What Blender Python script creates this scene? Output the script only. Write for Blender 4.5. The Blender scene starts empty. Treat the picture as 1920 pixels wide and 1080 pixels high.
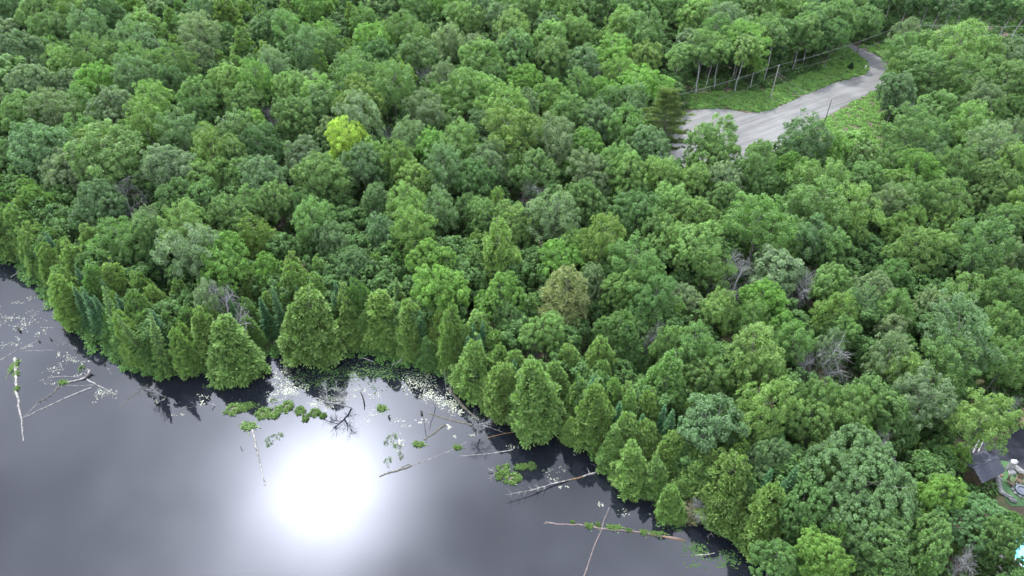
import bpy, math, random
import numpy as np
from mathutils import Vector, Matrix

# ------------------------------------------------------------------ camera, world, sun, exposure
SC = bpy.context.scene
COL = SC.collection
CAM_H = 75.0
PITCH = math.radians(40.5)
FPX = 1280.0
cam_d = bpy.data.cameras.new('camera')
cam_d.sensor_width = 36.0
cam_d.lens = 24.0
cam_d.clip_start = 0.5
cam_d.clip_end = 3000
cam = bpy.data.objects.new('camera', cam_d)
COL.objects.link(cam)
cam.location = (0, 0, CAM_H)
cam.rotation_euler = (math.pi / 2 - PITCH, 0, 0)
SC.camera = cam

SUN_EL = math.radians(54.2)
SUN_AZ = math.radians(-25.6)          # measured from +Y towards +X
SUN_DIR = Vector((math.sin(SUN_AZ) * math.cos(SUN_EL), math.cos(SUN_AZ) * math.cos(SUN_EL), math.sin(SUN_EL)))

world = bpy.data.worlds.new('World')
SC.world = world
world.use_nodes = True
wn, wl = world.node_tree.nodes, world.node_tree.links
wn.clear()
w_out = wn.new('ShaderNodeOutputWorld')
w_bg = wn.new('ShaderNodeBackground')
w_bg.inputs['Strength'].default_value = 0.1
sky = wn.new('ShaderNodeTexSky')
sky.sky_type = 'NISHITA'
sky.sun_disc = False
sky.sun_elevation = SUN_EL
sky.sun_rotation = SUN_AZ


def wmath(op, a, b=None, c=None):
    n = wn.new('ShaderNodeMath')
    n.operation = op
    for i, v in enumerate((a, b, c)):
        if v is None:
            continue
        if isinstance(v, (int, float)):
            n.inputs[i].default_value = v
        else:
            wl.new(v, n.inputs[i])
    return n.outputs[0]


w_tc = wn.new('ShaderNodeTexCoord')
w_dot = wn.new('ShaderNodeVectorMath')
w_dot.operation = 'DOT_PRODUCT'
wl.new(w_tc.outputs['Generated'], w_dot.inputs[0])
w_dot.inputs[1].default_value = SUN_DIR
w_ang = wmath('ARCCOSINE', wmath('MINIMUM', w_dot.outputs['Value'], 0.999999))       # radians from the sun


def gauss(width_deg, amp):
    q = wmath('DIVIDE', w_ang, math.radians(width_deg))
    return wmath('MULTIPLY', wmath('EXPONENT', wmath('MULTIPLY', wmath('MULTIPLY', q, q), -1.0)), amp)


# thin cloud veil: flat light far from the sun, brightening towards it
w_noise = wn.new('ShaderNodeTexNoise')
w_noise.inputs['Scale'].default_value = 2.6
w_noise.inputs['Detail'].default_value = 5.0
w_noise.inputs['Roughness'].default_value = 0.5
w_map = wn.new('ShaderNodeMapping')
w_map.inputs['Location'].default_value = (9.3, 2.1, 6.5)
wl.new(w_tc.outputs['Generated'], w_map.inputs['Vector'])
wl.new(w_map.outputs['Vector'], w_noise.inputs['Vector'])
w_cl = wn.new('ShaderNodeMapRange')
w_cl.inputs['From Min'].default_value = 0.32
w_cl.inputs['From Max'].default_value = 0.68
w_cl.inputs['To Min'].default_value = 0.32
w_cl.inputs['To Max'].default_value = 1.7
wl.new(w_noise.outputs['Fac'], w_cl.inputs['Value'])
veil = wmath('ADD', wmath('ADD', gauss(27.0, 42.0), 30.0), gauss(11.0, 45.0))
veil = wmath('MULTIPLY', veil, w_cl.outputs['Result'])
veil = wmath('ADD', veil, gauss(5.5, 400.0))
w_hsv = wn.new('ShaderNodeCombineColor')
wl.new(wmath('MULTIPLY', veil, 0.91), w_hsv.inputs[0])
wl.new(wmath('MULTIPLY', veil, 0.97), w_hsv.inputs[1])
wl.new(wmath('MULTIPLY', veil, 1.14), w_hsv.inputs[2])
w_mix = wn.new('ShaderNodeMix')
w_mix.data_type = 'RGBA'
w_mix.inputs['Factor'].default_value = 0.85
wl.new(sky.outputs['Color'], w_mix.inputs['A'])
wl.new(w_hsv.outputs['Color'], w_mix.inputs['B'])
wl.new(w_mix.outputs['Result'], w_bg.inputs['Color'])
wl.new(w_bg.outputs['Background'], w_out.inputs['Surface'])

sun_d = bpy.data.lights.new('sun', 'SUN')
sun_d.energy = 5.0
sun_d.angle = math.radians(2.0)
sun_d.color = (1.0, 0.97, 0.91)
sun = bpy.data.objects.new('sun', sun_d)
COL.objects.link(sun)
sun.rotation_euler = SUN_DIR.to_track_quat('Z', 'Y').to_euler()
sun.location = (0, 0, 200)

SC.view_settings.view_transform = 'Standard'
SC.view_settings.look = 'None'
SC.view_settings.gamma = 1.0
SC.view_settings.use_curve_mapping = False
SC.view_settings.exposure = 0.36
SC.render.engine = 'CYCLES'
SC.cycles.max_bounces = 8
SC.cycles.diffuse_bounces = 5
SC.cycles.glossy_bounces = 2
SC.cycles.transmission_bounces = 5
SC.cycles.transparent_max_bounces = 4
SC.cycles.use_denoising = True

# ------------------------------------------------------------------ projection and terrain
CP, SP = math.cos(PITCH), math.sin(PITCH)


def ray(px, py):
    a, b = (px - 960) / FPX, (py - 540) / FPX
    return Vector((a, CP - b * SP, -SP - b * CP))


def at(px, py, z=0.0):
    d = ray(px, py)
    t = (z - CAM_H) / d.z
    return Vector((d.x * t, d.y * t, z))


def project(p):
    x, y, z = p[0], p[1], p[2] - CAM_H
    depth = y * CP - z * SP
    return 960 + FPX * x / depth, 540 + FPX * (-y * SP - z * CP) / depth, depth


# where the water ends, followed along the photograph's bank
SHORE_PX = [(-260, 400), (-120, 440), (0, 485), (40, 500), (80, 535), (105, 570), (135, 605), (170, 632), (215, 668),
            (250, 693), (300, 703), (345, 698), (425, 690), (480, 668), (530, 660), (620, 656), (700, 663),
            (770, 678), (822, 690), (860, 722), (905, 738), (965, 785), (1005, 802), (1045, 800), (1075, 820),
            (1110, 842), (1160, 866), (1212, 900), (1252, 935), (1285, 965), (1335, 976), (1380, 1005),
            (1415, 1030), (1485, 1075), (1600, 1150), (1760, 1260)]
SHORE = np.array([at(x, y)[:2] for x, y in SHORE_PX])
WATER_POLY = np.vstack([SHORE, [[60, -40], [-170, -40], [-170, SHORE[0, 1]]]])


def in_poly(P, poly):
    P = np.atleast_2d(P)
    x, y = P[:, 0], P[:, 1]
    inside = np.zeros(len(P), bool)
    n = len(poly)
    j = n - 1
    for i in range(n):
        xi, yi = poly[i]
        xj, yj = poly[j]
        c = ((yi > y) != (yj > y))
        with np.errstate(divide='ignore', invalid='ignore'):
            xc = (xj - xi) * (y - yi) / (yj - yi + 1e-12) + xi
        inside ^= c & (x < xc)
        j = i
    return inside


def dist_line(P, line):
    P = np.atleast_2d(P)
    best = np.full(len(P), 1e9)
    for a, b in zip(line[:-1], line[1:]):
        ab = b - a
        t = np.clip(((P - a) @ ab) / (ab @ ab), 0, 1)
        d = np.linalg.norm(P - (a + t[:, None] * ab), axis=1)
        best = np.minimum(best, d)
    return best


def height_np(P):
    P = np.atleast_2d(np.asarray(P, float))
    d = dist_line(P, SHORE)
    w = in_poly(P, WATER_POLY)
    wob = 0.12 * np.sin(P[:, 0] * 0.9 + 1.3) * np.cos(P[:, 1] * 0.8)
    land = 0.3 * np.clip((d + wob * 2) / 1.5, -0.3, 1) + np.clip(d, 0, 220) * 0.014
    big = 0.5 * np.sin(P[:, 0] * 0.035 + 0.6) * np.cos(P[:, 1] * 0.03 + 0.2)
    land = land + big * np.clip(d / 30, 0, 1)
    under = -0.12 - np.clip(d, 0, 8) * 0.25
    return np.where(w, under, land)


def gz(x, y):
    return float(height_np([[x, y]])[0])


def ground(px, py, up=0.0):
    z = 1.0
    for _ in range(5):
        p = at(px, py, z + up)
        z = gz(p.x, p.y)
    return Vector((p.x, p.y, z))


# ------------------------------------------------------------------ materials
def new_mat(name):
    m = bpy.data.materials.new(name)
    m.use_nodes = True
    n, l = m.node_tree.nodes, m.node_tree.links
    b = n['Principled BSDF']
    return m, n, l, b


def ramp(n, stops):
    r = n.new('ShaderNodeValToRGB')
    e = r.color_ramp.elements
    while len(e) < len(stops):
        e.new(0.5)
    for i, (p, c) in enumerate(stops):
        e[i].position = p
        e[i].color = (c[0], c[1], c[2], 1)
    return r


def noise_mat(name, stops, scale, rough=0.85, bump=0.3, bump_dist=0.05, detail=6, spec=0.3, stretch=None, coords='Object', bscale=None):
    m, n, l, b = new_mat(name)
    tc = n.new('ShaderNodeTexCoord')
    src = tc.outputs[coords]
    if stretch:
        mp = n.new('ShaderNodeMapping')
        mp.inputs['Scale'].default_value = stretch
        l.new(src, mp.inputs['Vector'])
        src = mp.outputs['Vector']
    t = n.new('ShaderNodeTexNoise')
    t.inputs['Scale'].default_value = scale
    t.inputs['Detail'].default_value = detail
    l.new(src, t.inputs['Vector'])
    r = ramp(n, stops)
    l.new(t.outputs['Fac'], r.inputs['Fac'])
    l.new(r.outputs['Color'], b.inputs['Base Color'])
    b.inputs['Roughness'].default_value = rough
    b.inputs['Specular IOR Level'].default_value = spec
    if bump:
        t2 = n.new('ShaderNodeTexNoise')
        t2.inputs['Scale'].default_value = bscale or scale * 4
        t2.inputs['Detail'].default_value = 5
        l.new(src, t2.inputs['Vector'])
        bp = n.new('ShaderNodeBump')
        bp.inputs['Strength'].default_value = bump
        bp.inputs['Distance'].default_value = bump_dist
        l.new(t2.outputs['Fac'], bp.inputs['Height'])
        l.new(bp.outputs['Normal'], b.inputs['Normal'])
    return m


def leaf_mat(name, trans=0.44, rough=0.55, spec=0.24, fixed=None, vary=0.45, warm=0.22):
    """leaf colour = the tree's own colour, varied leaf by leaf and clump by clump (attribute tone)"""
    m, n, l, b = new_mat(name)
    if fixed is None:
        oi = n.new('ShaderNodeObjectInfo')
        base = oi.outputs['Color']
    else:
        rgb = n.new('ShaderNodeRGB')
        rgb.outputs[0].default_value = (*fixed, 1)
        base = rgb.outputs[0]
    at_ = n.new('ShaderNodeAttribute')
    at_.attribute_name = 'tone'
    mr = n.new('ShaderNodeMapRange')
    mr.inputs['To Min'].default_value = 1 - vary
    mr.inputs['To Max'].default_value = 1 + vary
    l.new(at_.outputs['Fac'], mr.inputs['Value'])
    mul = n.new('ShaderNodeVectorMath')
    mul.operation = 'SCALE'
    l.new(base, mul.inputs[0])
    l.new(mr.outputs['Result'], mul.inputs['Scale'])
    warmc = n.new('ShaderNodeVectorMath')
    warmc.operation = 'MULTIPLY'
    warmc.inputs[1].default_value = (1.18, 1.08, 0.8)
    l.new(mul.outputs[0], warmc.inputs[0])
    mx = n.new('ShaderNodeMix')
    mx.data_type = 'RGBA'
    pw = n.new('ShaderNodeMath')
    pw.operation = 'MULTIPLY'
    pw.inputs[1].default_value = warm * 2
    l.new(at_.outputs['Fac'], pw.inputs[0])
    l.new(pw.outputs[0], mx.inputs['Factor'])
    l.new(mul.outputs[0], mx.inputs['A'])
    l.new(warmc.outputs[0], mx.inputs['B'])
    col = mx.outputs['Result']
    l.new(col, b.inputs['Base Color'])
    b.inputs['Roughness'].default_value = rough
    b.inputs['Specular IOR Level'].default_value = spec
    tr = n.new('ShaderNodeBsdfTranslucent')
    tcol = n.new('ShaderNodeVectorMath')
    tcol.operation = 'MULTIPLY'
    tcol.inputs[1].default_value = (1.10, 1.40, 0.65)
    l.new(col, tcol.inputs[0])
    l.new(tcol.outputs[0], tr.inputs['Color'])
    ms = n.new('ShaderNodeMixShader')
    ms.inputs[0].default_value = trans
    l.new(b.outputs[0], ms.inputs[1])
    l.new(tr.outputs[0], ms.inputs[2])
    l.new(ms.outputs[0], n['Material Output'].inputs['Surface'])
    return m


M = {}
M['leaf'] = leaf_mat('leaf')
M['needle'] = leaf_mat('needle', trans=0.36, rough=0.6, spec=0.2, vary=0.5, warm=0.25)
M['fern'] = leaf_mat('fern', trans=0.35, fixed=(0.13, 0.25, 0.06), vary=0.5)
M['fern_dark'] = leaf_mat('fern_dark', trans=0.3, fixed=(0.085, 0.185, 0.045), vary=0.5)
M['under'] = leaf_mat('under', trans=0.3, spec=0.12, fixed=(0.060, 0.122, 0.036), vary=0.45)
M['bog'] = leaf_mat('bog', trans=0.3, fixed=(0.12, 0.20, 0.060), vary=0.5)
M['bark'] = noise_mat('bark', [(0.3, (0.05, 0.045, 0.04)), (0.7, (0.16, 0.15, 0.135))], 3.0, stretch=(3, 3, 0.6))
M['pale_bark'] = noise_mat('pale_bark', [(0.35, (0.13, 0.14, 0.13)), (0.6, (0.30, 0.31, 0.29))], 3.0, stretch=(3, 3, 0.6))
M['dead'] = noise_mat('dead', [(0.3, (0.11, 0.11, 0.108)), (0.7, (0.27, 0.27, 0.268))], 4.0, stretch=(3, 3, 0.6))
M['log'] = noise_mat('log', [(0.35, (0.055, 0.052, 0.046)), (0.6, (0.19, 0.185, 0.17))], 2.2)
M['log_dark'] = noise_mat('log_dark', [(0.3, (0.03, 0.03, 0.022)), (0.7, (0.11, 0.10, 0.075))], 3.5)
M['log_brown'] = noise_mat('log_brown', [(0.3, (0.06, 0.032, 0.014)), (0.7, (0.15, 0.085, 0.038))], 3.5, rough=0.5)
M['log_pink'] = noise_mat('log_pink', [(0.3, (0.06, 0.045, 0.04)), (0.7, (0.13, 0.098, 0.085))], 2.0, rough=0.6)
M['pole'] = noise_mat('pole', [(0.3, (0.15, 0.15, 0.12)), (0.7, (0.27, 0.265, 0.22))], 4.0)
M['wire'] = noise_mat('wire', [(0.3, (0.16, 0.17, 0.18)), (0.7, (0.26, 0.27, 0.28))], 2.0, rough=0.4, bump=0)
M['soil'] = noise_mat('soil', [(0.25, (0.022, 0.020, 0.014)), (0.45, (0.06, 0.045, 0.03)), (0.6, (0.045, 0.06, 0.02)), (0.75, (0.11, 0.075, 0.05))],
                      0.35, detail=9, bump=0.6, bump_dist=0.2, coords='Object')
M['litter'] = noise_mat('litter', [(0.3, (0.09, 0.055, 0.04)), (0.7, (0.20, 0.13, 0.10))], 2.0, bump=0.7)
M['asphalt'] = noise_mat('asphalt', [(0.3, (0.014, 0.015, 0.020)), (0.7, (0.030, 0.032, 0.040))], 0.8, bump=0.2, detail=10, spec=0.1)
M['paving'] = noise_mat('paving', [(0.3, (0.055, 0.055, 0.06)), (0.7, (0.095, 0.093, 0.10))], 1.3, bump=0.3, detail=10)
M['turf'] = noise_mat('turf', [(0.3, (0.035, 0.085, 0.030)), (0.7, (0.06, 0.125, 0.048))], 2.5, bump=0.5, detail=8)
M['stone'] = noise_mat('stone', [(0.3, (0.11, 0.11, 0.11)), (0.7, (0.24, 0.24, 0.235))], 2.5, bump=0.6)
M['white_stone'] = noise_mat('white_stone', [(0.3, (0.26, 0.26, 0.26)), (0.7, (0.42, 0.42, 0.42))], 2.5, bump=0.5)
M['shingle'] = noise_mat('shingle', [(0.3, (0.028, 0.031, 0.041)), (0.7, (0.065, 0.070, 0.090))], 2.2, bump=0.5, detail=8)
M['timber'] = noise_mat('timber', [(0.3, (0.06, 0.045, 0.03)), (0.7, (0.13, 0.095, 0.065))], 3.0)
M['grey_timber'] = noise_mat('grey_timber', [(0.3, (0.20, 0.185, 0.175)), (0.7, (0.46, 0.43, 0.41))], 3.0)
M['red_timber'] = noise_mat('red_timber', [(0.3, (0.10, 0.06, 0.04)), (0.7, (0.18, 0.11, 0.075))], 3.0)
M['metal'] = noise_mat('metal', [(0.3, (0.08, 0.09, 0.11)), (0.7, (0.15, 0.16, 0.19))], 3.0, rough=0.5)
M['pool'] = noise_mat('pool', [(0.3, (0.10, 0.52, 0.66)), (0.7, (0.20, 0.66, 0.78))], 1.5, rough=0.08, bump=0.15)
M['pool_rim'] = noise_mat('pool_rim', [(0.3, (0.45, 0.45, 0.44)), (0.7, (0.62, 0.62, 0.60))], 3.0)
M['white_paint'] = noise_mat('white_paint', [(0.3, (0.70, 0.70, 0.68)), (0.7, (0.80, 0.80, 0.78))], 5.0)
M['pad'] = noise_mat('pad', [(0.35, (0.08, 0.10, 0.055)), (0.6, (0.18, 0.20, 0.14))], 0.9, rough=0.5, bump=0, spec=0.5)
M['pad_green'] = noise_mat('pad_green', [(0.35, (0.018, 0.042, 0.012)), (0.65, (0.04, 0.075, 0.02))], 0.9, rough=0.7, bump=0, spec=0.1)


def gravel_material():
    m, n, l, b = new_mat('gravel')
    tc = n.new('ShaderNodeTexCoord')
    big = n.new('ShaderNodeTexNoise'); big.inputs['Scale'].default_value = 0.12; big.inputs['Detail'].default_value = 8
    fine = n.new('ShaderNodeTexNoise'); fine.inputs['Scale'].default_value = 5.0; fine.inputs['Detail'].default_value = 8
    mp = n.new('ShaderNodeMapping')
    mp.vector_type = 'TEXTURE'
    qa, qb = at(1340, 250), at(1640, 150)
    mp.inputs['Rotation'].default_value = (0, 0, math.atan2(qb.y - qa.y, qb.x - qa.x))
    mp.inputs['Scale'].default_value = (16, 0.7, 1)
    l.new(tc.outputs['Object'], mp.inputs['Vector'])
    track = n.new('ShaderNodeTexNoise'); track.inputs['Scale'].default_value = 1.0; track.inputs['Detail'].default_value = 4
    l.new(mp.outputs['Vector'], track.inputs['Vector'])
    for t in (big, fine):
        l.new(tc.outputs['Object'], t.inputs['Vector'])
    a = n.new('ShaderNodeMath'); a.operation = 'ADD'
    l.new(big.outputs['Fac'], a.inputs[0]); l.new(fine.outputs['Fac'], a.inputs[1])
    a2 = n.new('ShaderNodeMath'); a2.operation = 'ADD'
    l.new(a.outputs[0], a2.inputs[0]); l.new(track.outputs['Fac'], a2.inputs[1])
    d = n.new('ShaderNodeMath'); d.operation = 'DIVIDE'; d.inputs[1].default_value = 3.0
    l.new(a2.outputs[0], d.inputs[0])
    r = ramp(n, [(0.40, (0.058, 0.057, 0.054)), (0.5, (0.088, 0.087, 0.082)), (0.60, (0.122, 0.121, 0.115))])
    l.new(d.outputs[0], r.inputs['Fac'])
    l.new(r.outputs['Color'], b.inputs['Base Color'])
    b.inputs['Roughness'].default_value = 0.9
    bp = n.new('ShaderNodeBump'); bp.inputs['Strength'].default_value = 0.5; bp.inputs['Distance'].default_value = 0.04
    l.new(fine.outputs['Fac'], bp.inputs['Height']); l.new(bp.outputs['Normal'], b.inputs['Normal'])
    return m


M['gravel'] = gravel_material()


def water_material():
    m, n, l, b = new_mat('lake_water')
    b.inputs['Base Color'].default_value = (0.006, 0.007, 0.010, 1)
    b.inputs['Roughness'].default_value = 0.03
    b.inputs['IOR'].default_value = 1.355
    tc = n.new('ShaderNodeTexCoord')
    mp = n.new('ShaderNodeMapping')
    mp.inputs['Scale'].default_value = (1.0, 1.6, 1.0)
    l.new(tc.outputs['Object'], mp.inputs['Vector'])
    t = n.new('ShaderNodeTexNoise'); t.inputs['Scale'].default_value = 2.6; t.inputs['Detail'].default_value = 5
    l.new(mp.outputs['Vector'], t.inputs['Vector'])
    bp = n.new('ShaderNodeBump'); bp.inputs['Strength'].default_value = 0.05; bp.inputs['Distance'].default_value = 0.03
    l.new(t.outputs['Fac'], bp.inputs['Height'])
    l.new(bp.outputs['Normal'], b.inputs['Normal'])
    wp = n.new('ShaderNodeTexNoise'); wp.inputs['Scale'].default_value = 0.05; wp.inputs['Detail'].default_value = 6
    l.new(mp.outputs['Vector'], wp.inputs['Vector'])
    wr = n.new('ShaderNodeMapRange'); wr.inputs['From Min'].default_value = 0.4; wr.inputs['From Max'].default_value = 0.65
    wr.inputs['To Min'].default_value = 0.015; wr.inputs['To Max'].default_value = 0.06
    l.new(wp.outputs['Fac'], wr.inputs['Value']); l.new(wr.outputs['Result'], b.inputs['Roughness'])
    return m


M['water'] = water_material()


# ------------------------------------------------------------------ object helpers
def tag(o, label=None, cat=None, group=None, kind=None):
    if label:
        o['label'] = label
    if cat:
        o['category'] = cat
    if group:
        o['group'] = group
    if kind:
        o['kind'] = kind
    return o


def link(o, parent=None, loc=None, rz=0.0):
    COL.objects.link(o)
    if parent is not None:
        o.parent = parent
    if loc is not None:
        o.location = loc
    if rz:
        o.rotation_euler = (0, 0, rz)
    return o


def empty(name, loc, rz=0.0):
    o = bpy.data.objects.new(name, None)
    o.empty_display_size = 0.5
    link(o, None, loc)
    o.rotation_euler = (0, 0, rz)
    return o


def mesh_quads(name, V, F, mat, tone=None, smooth=False):
    me = bpy.data.meshes.new(name)
    V = np.asarray(V, np.float32)
    F = np.asarray(F, np.int32)
    k = F.shape[1]
    me.vertices.add(len(V))
    me.vertices.foreach_set('co', V.ravel())
    me.loops.add(F.size)
    me.loops.foreach_set('vertex_index', F.ravel())
    me.polygons.add(len(F))
    me.polygons.foreach_set('loop_start', np.arange(0, F.size, k, dtype=np.int32))
    if smooth:
        me.polygons.foreach_set('use_smooth', np.ones(len(F), bool))
    me.update(calc_edges=True)
    me.materials.append(mat)
    if tone is not None:
        a = me.attributes.new('tone', 'FLOAT', 'FACE')
        a.data.foreach_set('value', np.asarray(tone, np.float32))
    return me


def unit(v):
    return v / (np.linalg.norm(v, axis=-1, keepdims=True) + 1e-9)


def kites(P, T, N, L, W, bend=0.18):
    """one bent kite-shaped leaf (spray) per point: T along, N up"""
    n = len(P)
    B = unit(np.cross(N, T))
    N2 = unit(np.cross(T, B))
    L = np.broadcast_to(L, n)[:, None]
    W = np.broadcast_to(W, n)[:, None]
    a = P - T * L * 0.5
    b = P + B * W * 0.5 + N2 * W * bend + T * L * 0.05
    c = P + T * L * 0.5
    d = P - B * W * 0.5 + N2 * W * bend + T * L * 0.05
    V = np.stack([a, b, c, d], 1).reshape(-1, 3)
    F = np.arange(n * 4).reshape(n, 4)
    return V, F


def tubes(segs, sides=5):
    """segments (p0, p1, r0, r1) -> verts, quads"""
    p0 = np.array([s[0] for s in segs], float)
    p1 = np.array([s[1] for s in segs], float)
    r0 = np.array([s[2] for s in segs])[:, None, None]
    r1 = np.array([s[3] for s in segs])[:, None, None]
    d = unit(p1 - p0)
    ref = np.where(np.abs(d[:, 2:3]) > 0.8, [[1.0, 0, 0]], [[0, 0, 1.0]])
    u = unit(np.cross(d, ref))
    v = np.cross(d, u)
    ang = np.arange(sides) * 2 * math.pi / sides
    ring = np.cos(ang)[None, :, None] * u[:, None, :] + np.sin(ang)[None, :, None] * v[:, None, :]
    A = p0[:, None, :] + ring * r0
    Bv = p1[:, None, :] + ring * r1
    V = np.concatenate([A, Bv], 1).reshape(-1, 3)
    n = len(segs)
    base = (np.arange(n) * 2 * sides)[:, None, None]
    i = np.arange(sides)
    q = np.stack([i, (i + 1) % sides, sides + (i + 1) % sides, sides + i], 1)[None]
    F = (base + q).reshape(-1, 4)
    return V, F


def rdir(rng, n):
    return unit(rng.normal(size=(n, 3)))


# ------------------------------------------------------------------ tree prototypes (crown mesh, trunk mesh, nominal radius, height, crown centre height)
def trunk_mesh(rng, H, r, crown_lo, mat, spread=0.6, thick=0.17, limbs=9, lean=0.3):
    segs = []
    pts = [np.array([0, 0, -0.4])]
    n = 6
    off = rng.normal(size=2) * lean
    for i in range(1, n + 1):
        t = i / n
        pts.append(np.array([off[0] * t * t + rng.normal() * 0.06, off[1] * t * t + rng.normal() * 0.06, H * 0.88 * t]))
    for i in range(n):
        ra = thick * (1 - i / n * 0.75)
        rb = thick * (1 - (i + 1) / n * 0.75)
        segs.append((pts[i], pts[i + 1], ra, rb))
    for k in range(limbs):
        z = crown_lo + (H * 0.8 - crown_lo) * (k + 0.3) / limbs
        t = z / (H * 0.88)
        i = min(n - 1, int(t * n))
        p = pts[i] + (pts[i + 1] - pts[i]) * (t * n - i)
        a = k * 2.4 + rng.uniform(-0.4, 0.4)
        l = r * spread * rng.uniform(0.8, 1.2)
        q = p + np.array([math.cos(a) * l * 0.55, math.sin(a) * l * 0.55, l * 0.45])
        e = p + np.array([math.cos(a + 0.2) * l, math.sin(a + 0.2) * l, l * 0.9])
        segs.append((p, q, thick * 0.4, thick * 0.25))
        segs.append((q, e, thick * 0.25, thick * 0.08))
    V, F = tubes(segs, 5)
    return mesh_quads('trunk', V, F, mat, smooth=True)


def broadleaf(seed, r=4.5, H=13.0, lo=3.6, n_lobes=11, puff=0.62, per=95, leaf=(0.34, 0.24), ragged=0.25, flat=0.5, upr=0.0, bark='bark', sparse=0.0, mat='leaf'):
    rng = np.random.default_rng(seed)
    zc = (H + lo) / 2
    rz = (H - lo) / 2
    C, R = [], []
    C.append([rng.normal() * 0.3, rng.normal() * 0.3, zc + rz * 0.42]); R.append(r * 0.52)
    for k in range(n_lobes):
        a = k * 2.399 + rng.uniform(-0.35, 0.35)
        t = (k + 0.5) / n_lobes
        zz = -0.72 + 1.25 * t
        rad = math.sqrt(max(0.05, 1 - zz * zz)) * rng.uniform(0.42, 0.80)
        C.append([math.cos(a) * rad * r, math.sin(a) * rad * r, zc + zz * rz * 0.8 + rng.uniform(-0.6, 0.9)])
        R.append(r * rng.uniform(0.28, 0.52))
    C, R = np.array(C), np.array(R)
    pc, pd, ps = [], [], []
    for i in range(len(C)):
        m = int(40 * (R[i] / (0.42 * r)) ** 2 * (0.62 / puff) ** 2 * (r / 4.5) ** 2)
        d = rdir(rng, m)
        rr = R[i] * (1 + rng.uniform(-ragged, ragged * 0.6, m))
        P = C[i] + d * rr[:, None]
        ok = d[:, 2] > -0.55
        for j in range(len(C)):
            if j != i:
                ok &= np.linalg.norm(P - C[j], axis=1) > R[j] * 0.82
        ok &= rng.random(m) > sparse
        P, d = P[ok], d[ok]
        pc.append(P); pd.append(unit(d + np.array([0, 0, 0.35 + upr]))); ps.append(np.full(len(P), puff) * rng.uniform(0.7, 1.3, len(P)))
    pc, pd, ps = np.vstack(pc), np.vstack(pd), np.concatenate(ps)
    n = len(pc) * per
    idx = np.repeat(np.arange(len(pc)), per)
    d = rdir(rng, n)
    d = unit(d + pd[idx] * 0.75)
    rad = ps[idx] * rng.uniform(0.6, 1.0, n)
    stretch = d + pd[idx] * (0.25 + upr) * (np.sum(d * pd[idx], 1, keepdims=True) > 0)
    P = pc[idx] + stretch * rad[:, None]
    # leaves hang roughly level, tips outwards
    Nn = unit(np.array([0, 0, 1.0]) * flat + d * 0.75 + rng.normal(size=(n, 3)) * 0.38)
    T = unit(np.cross(Nn, rdir(rng, n)))
    T = unit(T + d * 0.3)
    s = rng.uniform(0.7, 1.25, n)
    V, F = kites(P, T, Nn, leaf[0] * s, leaf[1] * s)
    tone = np.clip(rng.normal(0.42, 0.17, n) + rng.normal(0, 0.10, len(pc))[idx], 0, 1)
    crown = mesh_quads('crown', V, F, M[mat], tone)
    tr = trunk_mesh(rng, H, r, lo + 0.5, M[bark])
    return dict(crown=crown, trunk=tr, r=r, H=H, zc=zc)


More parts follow.
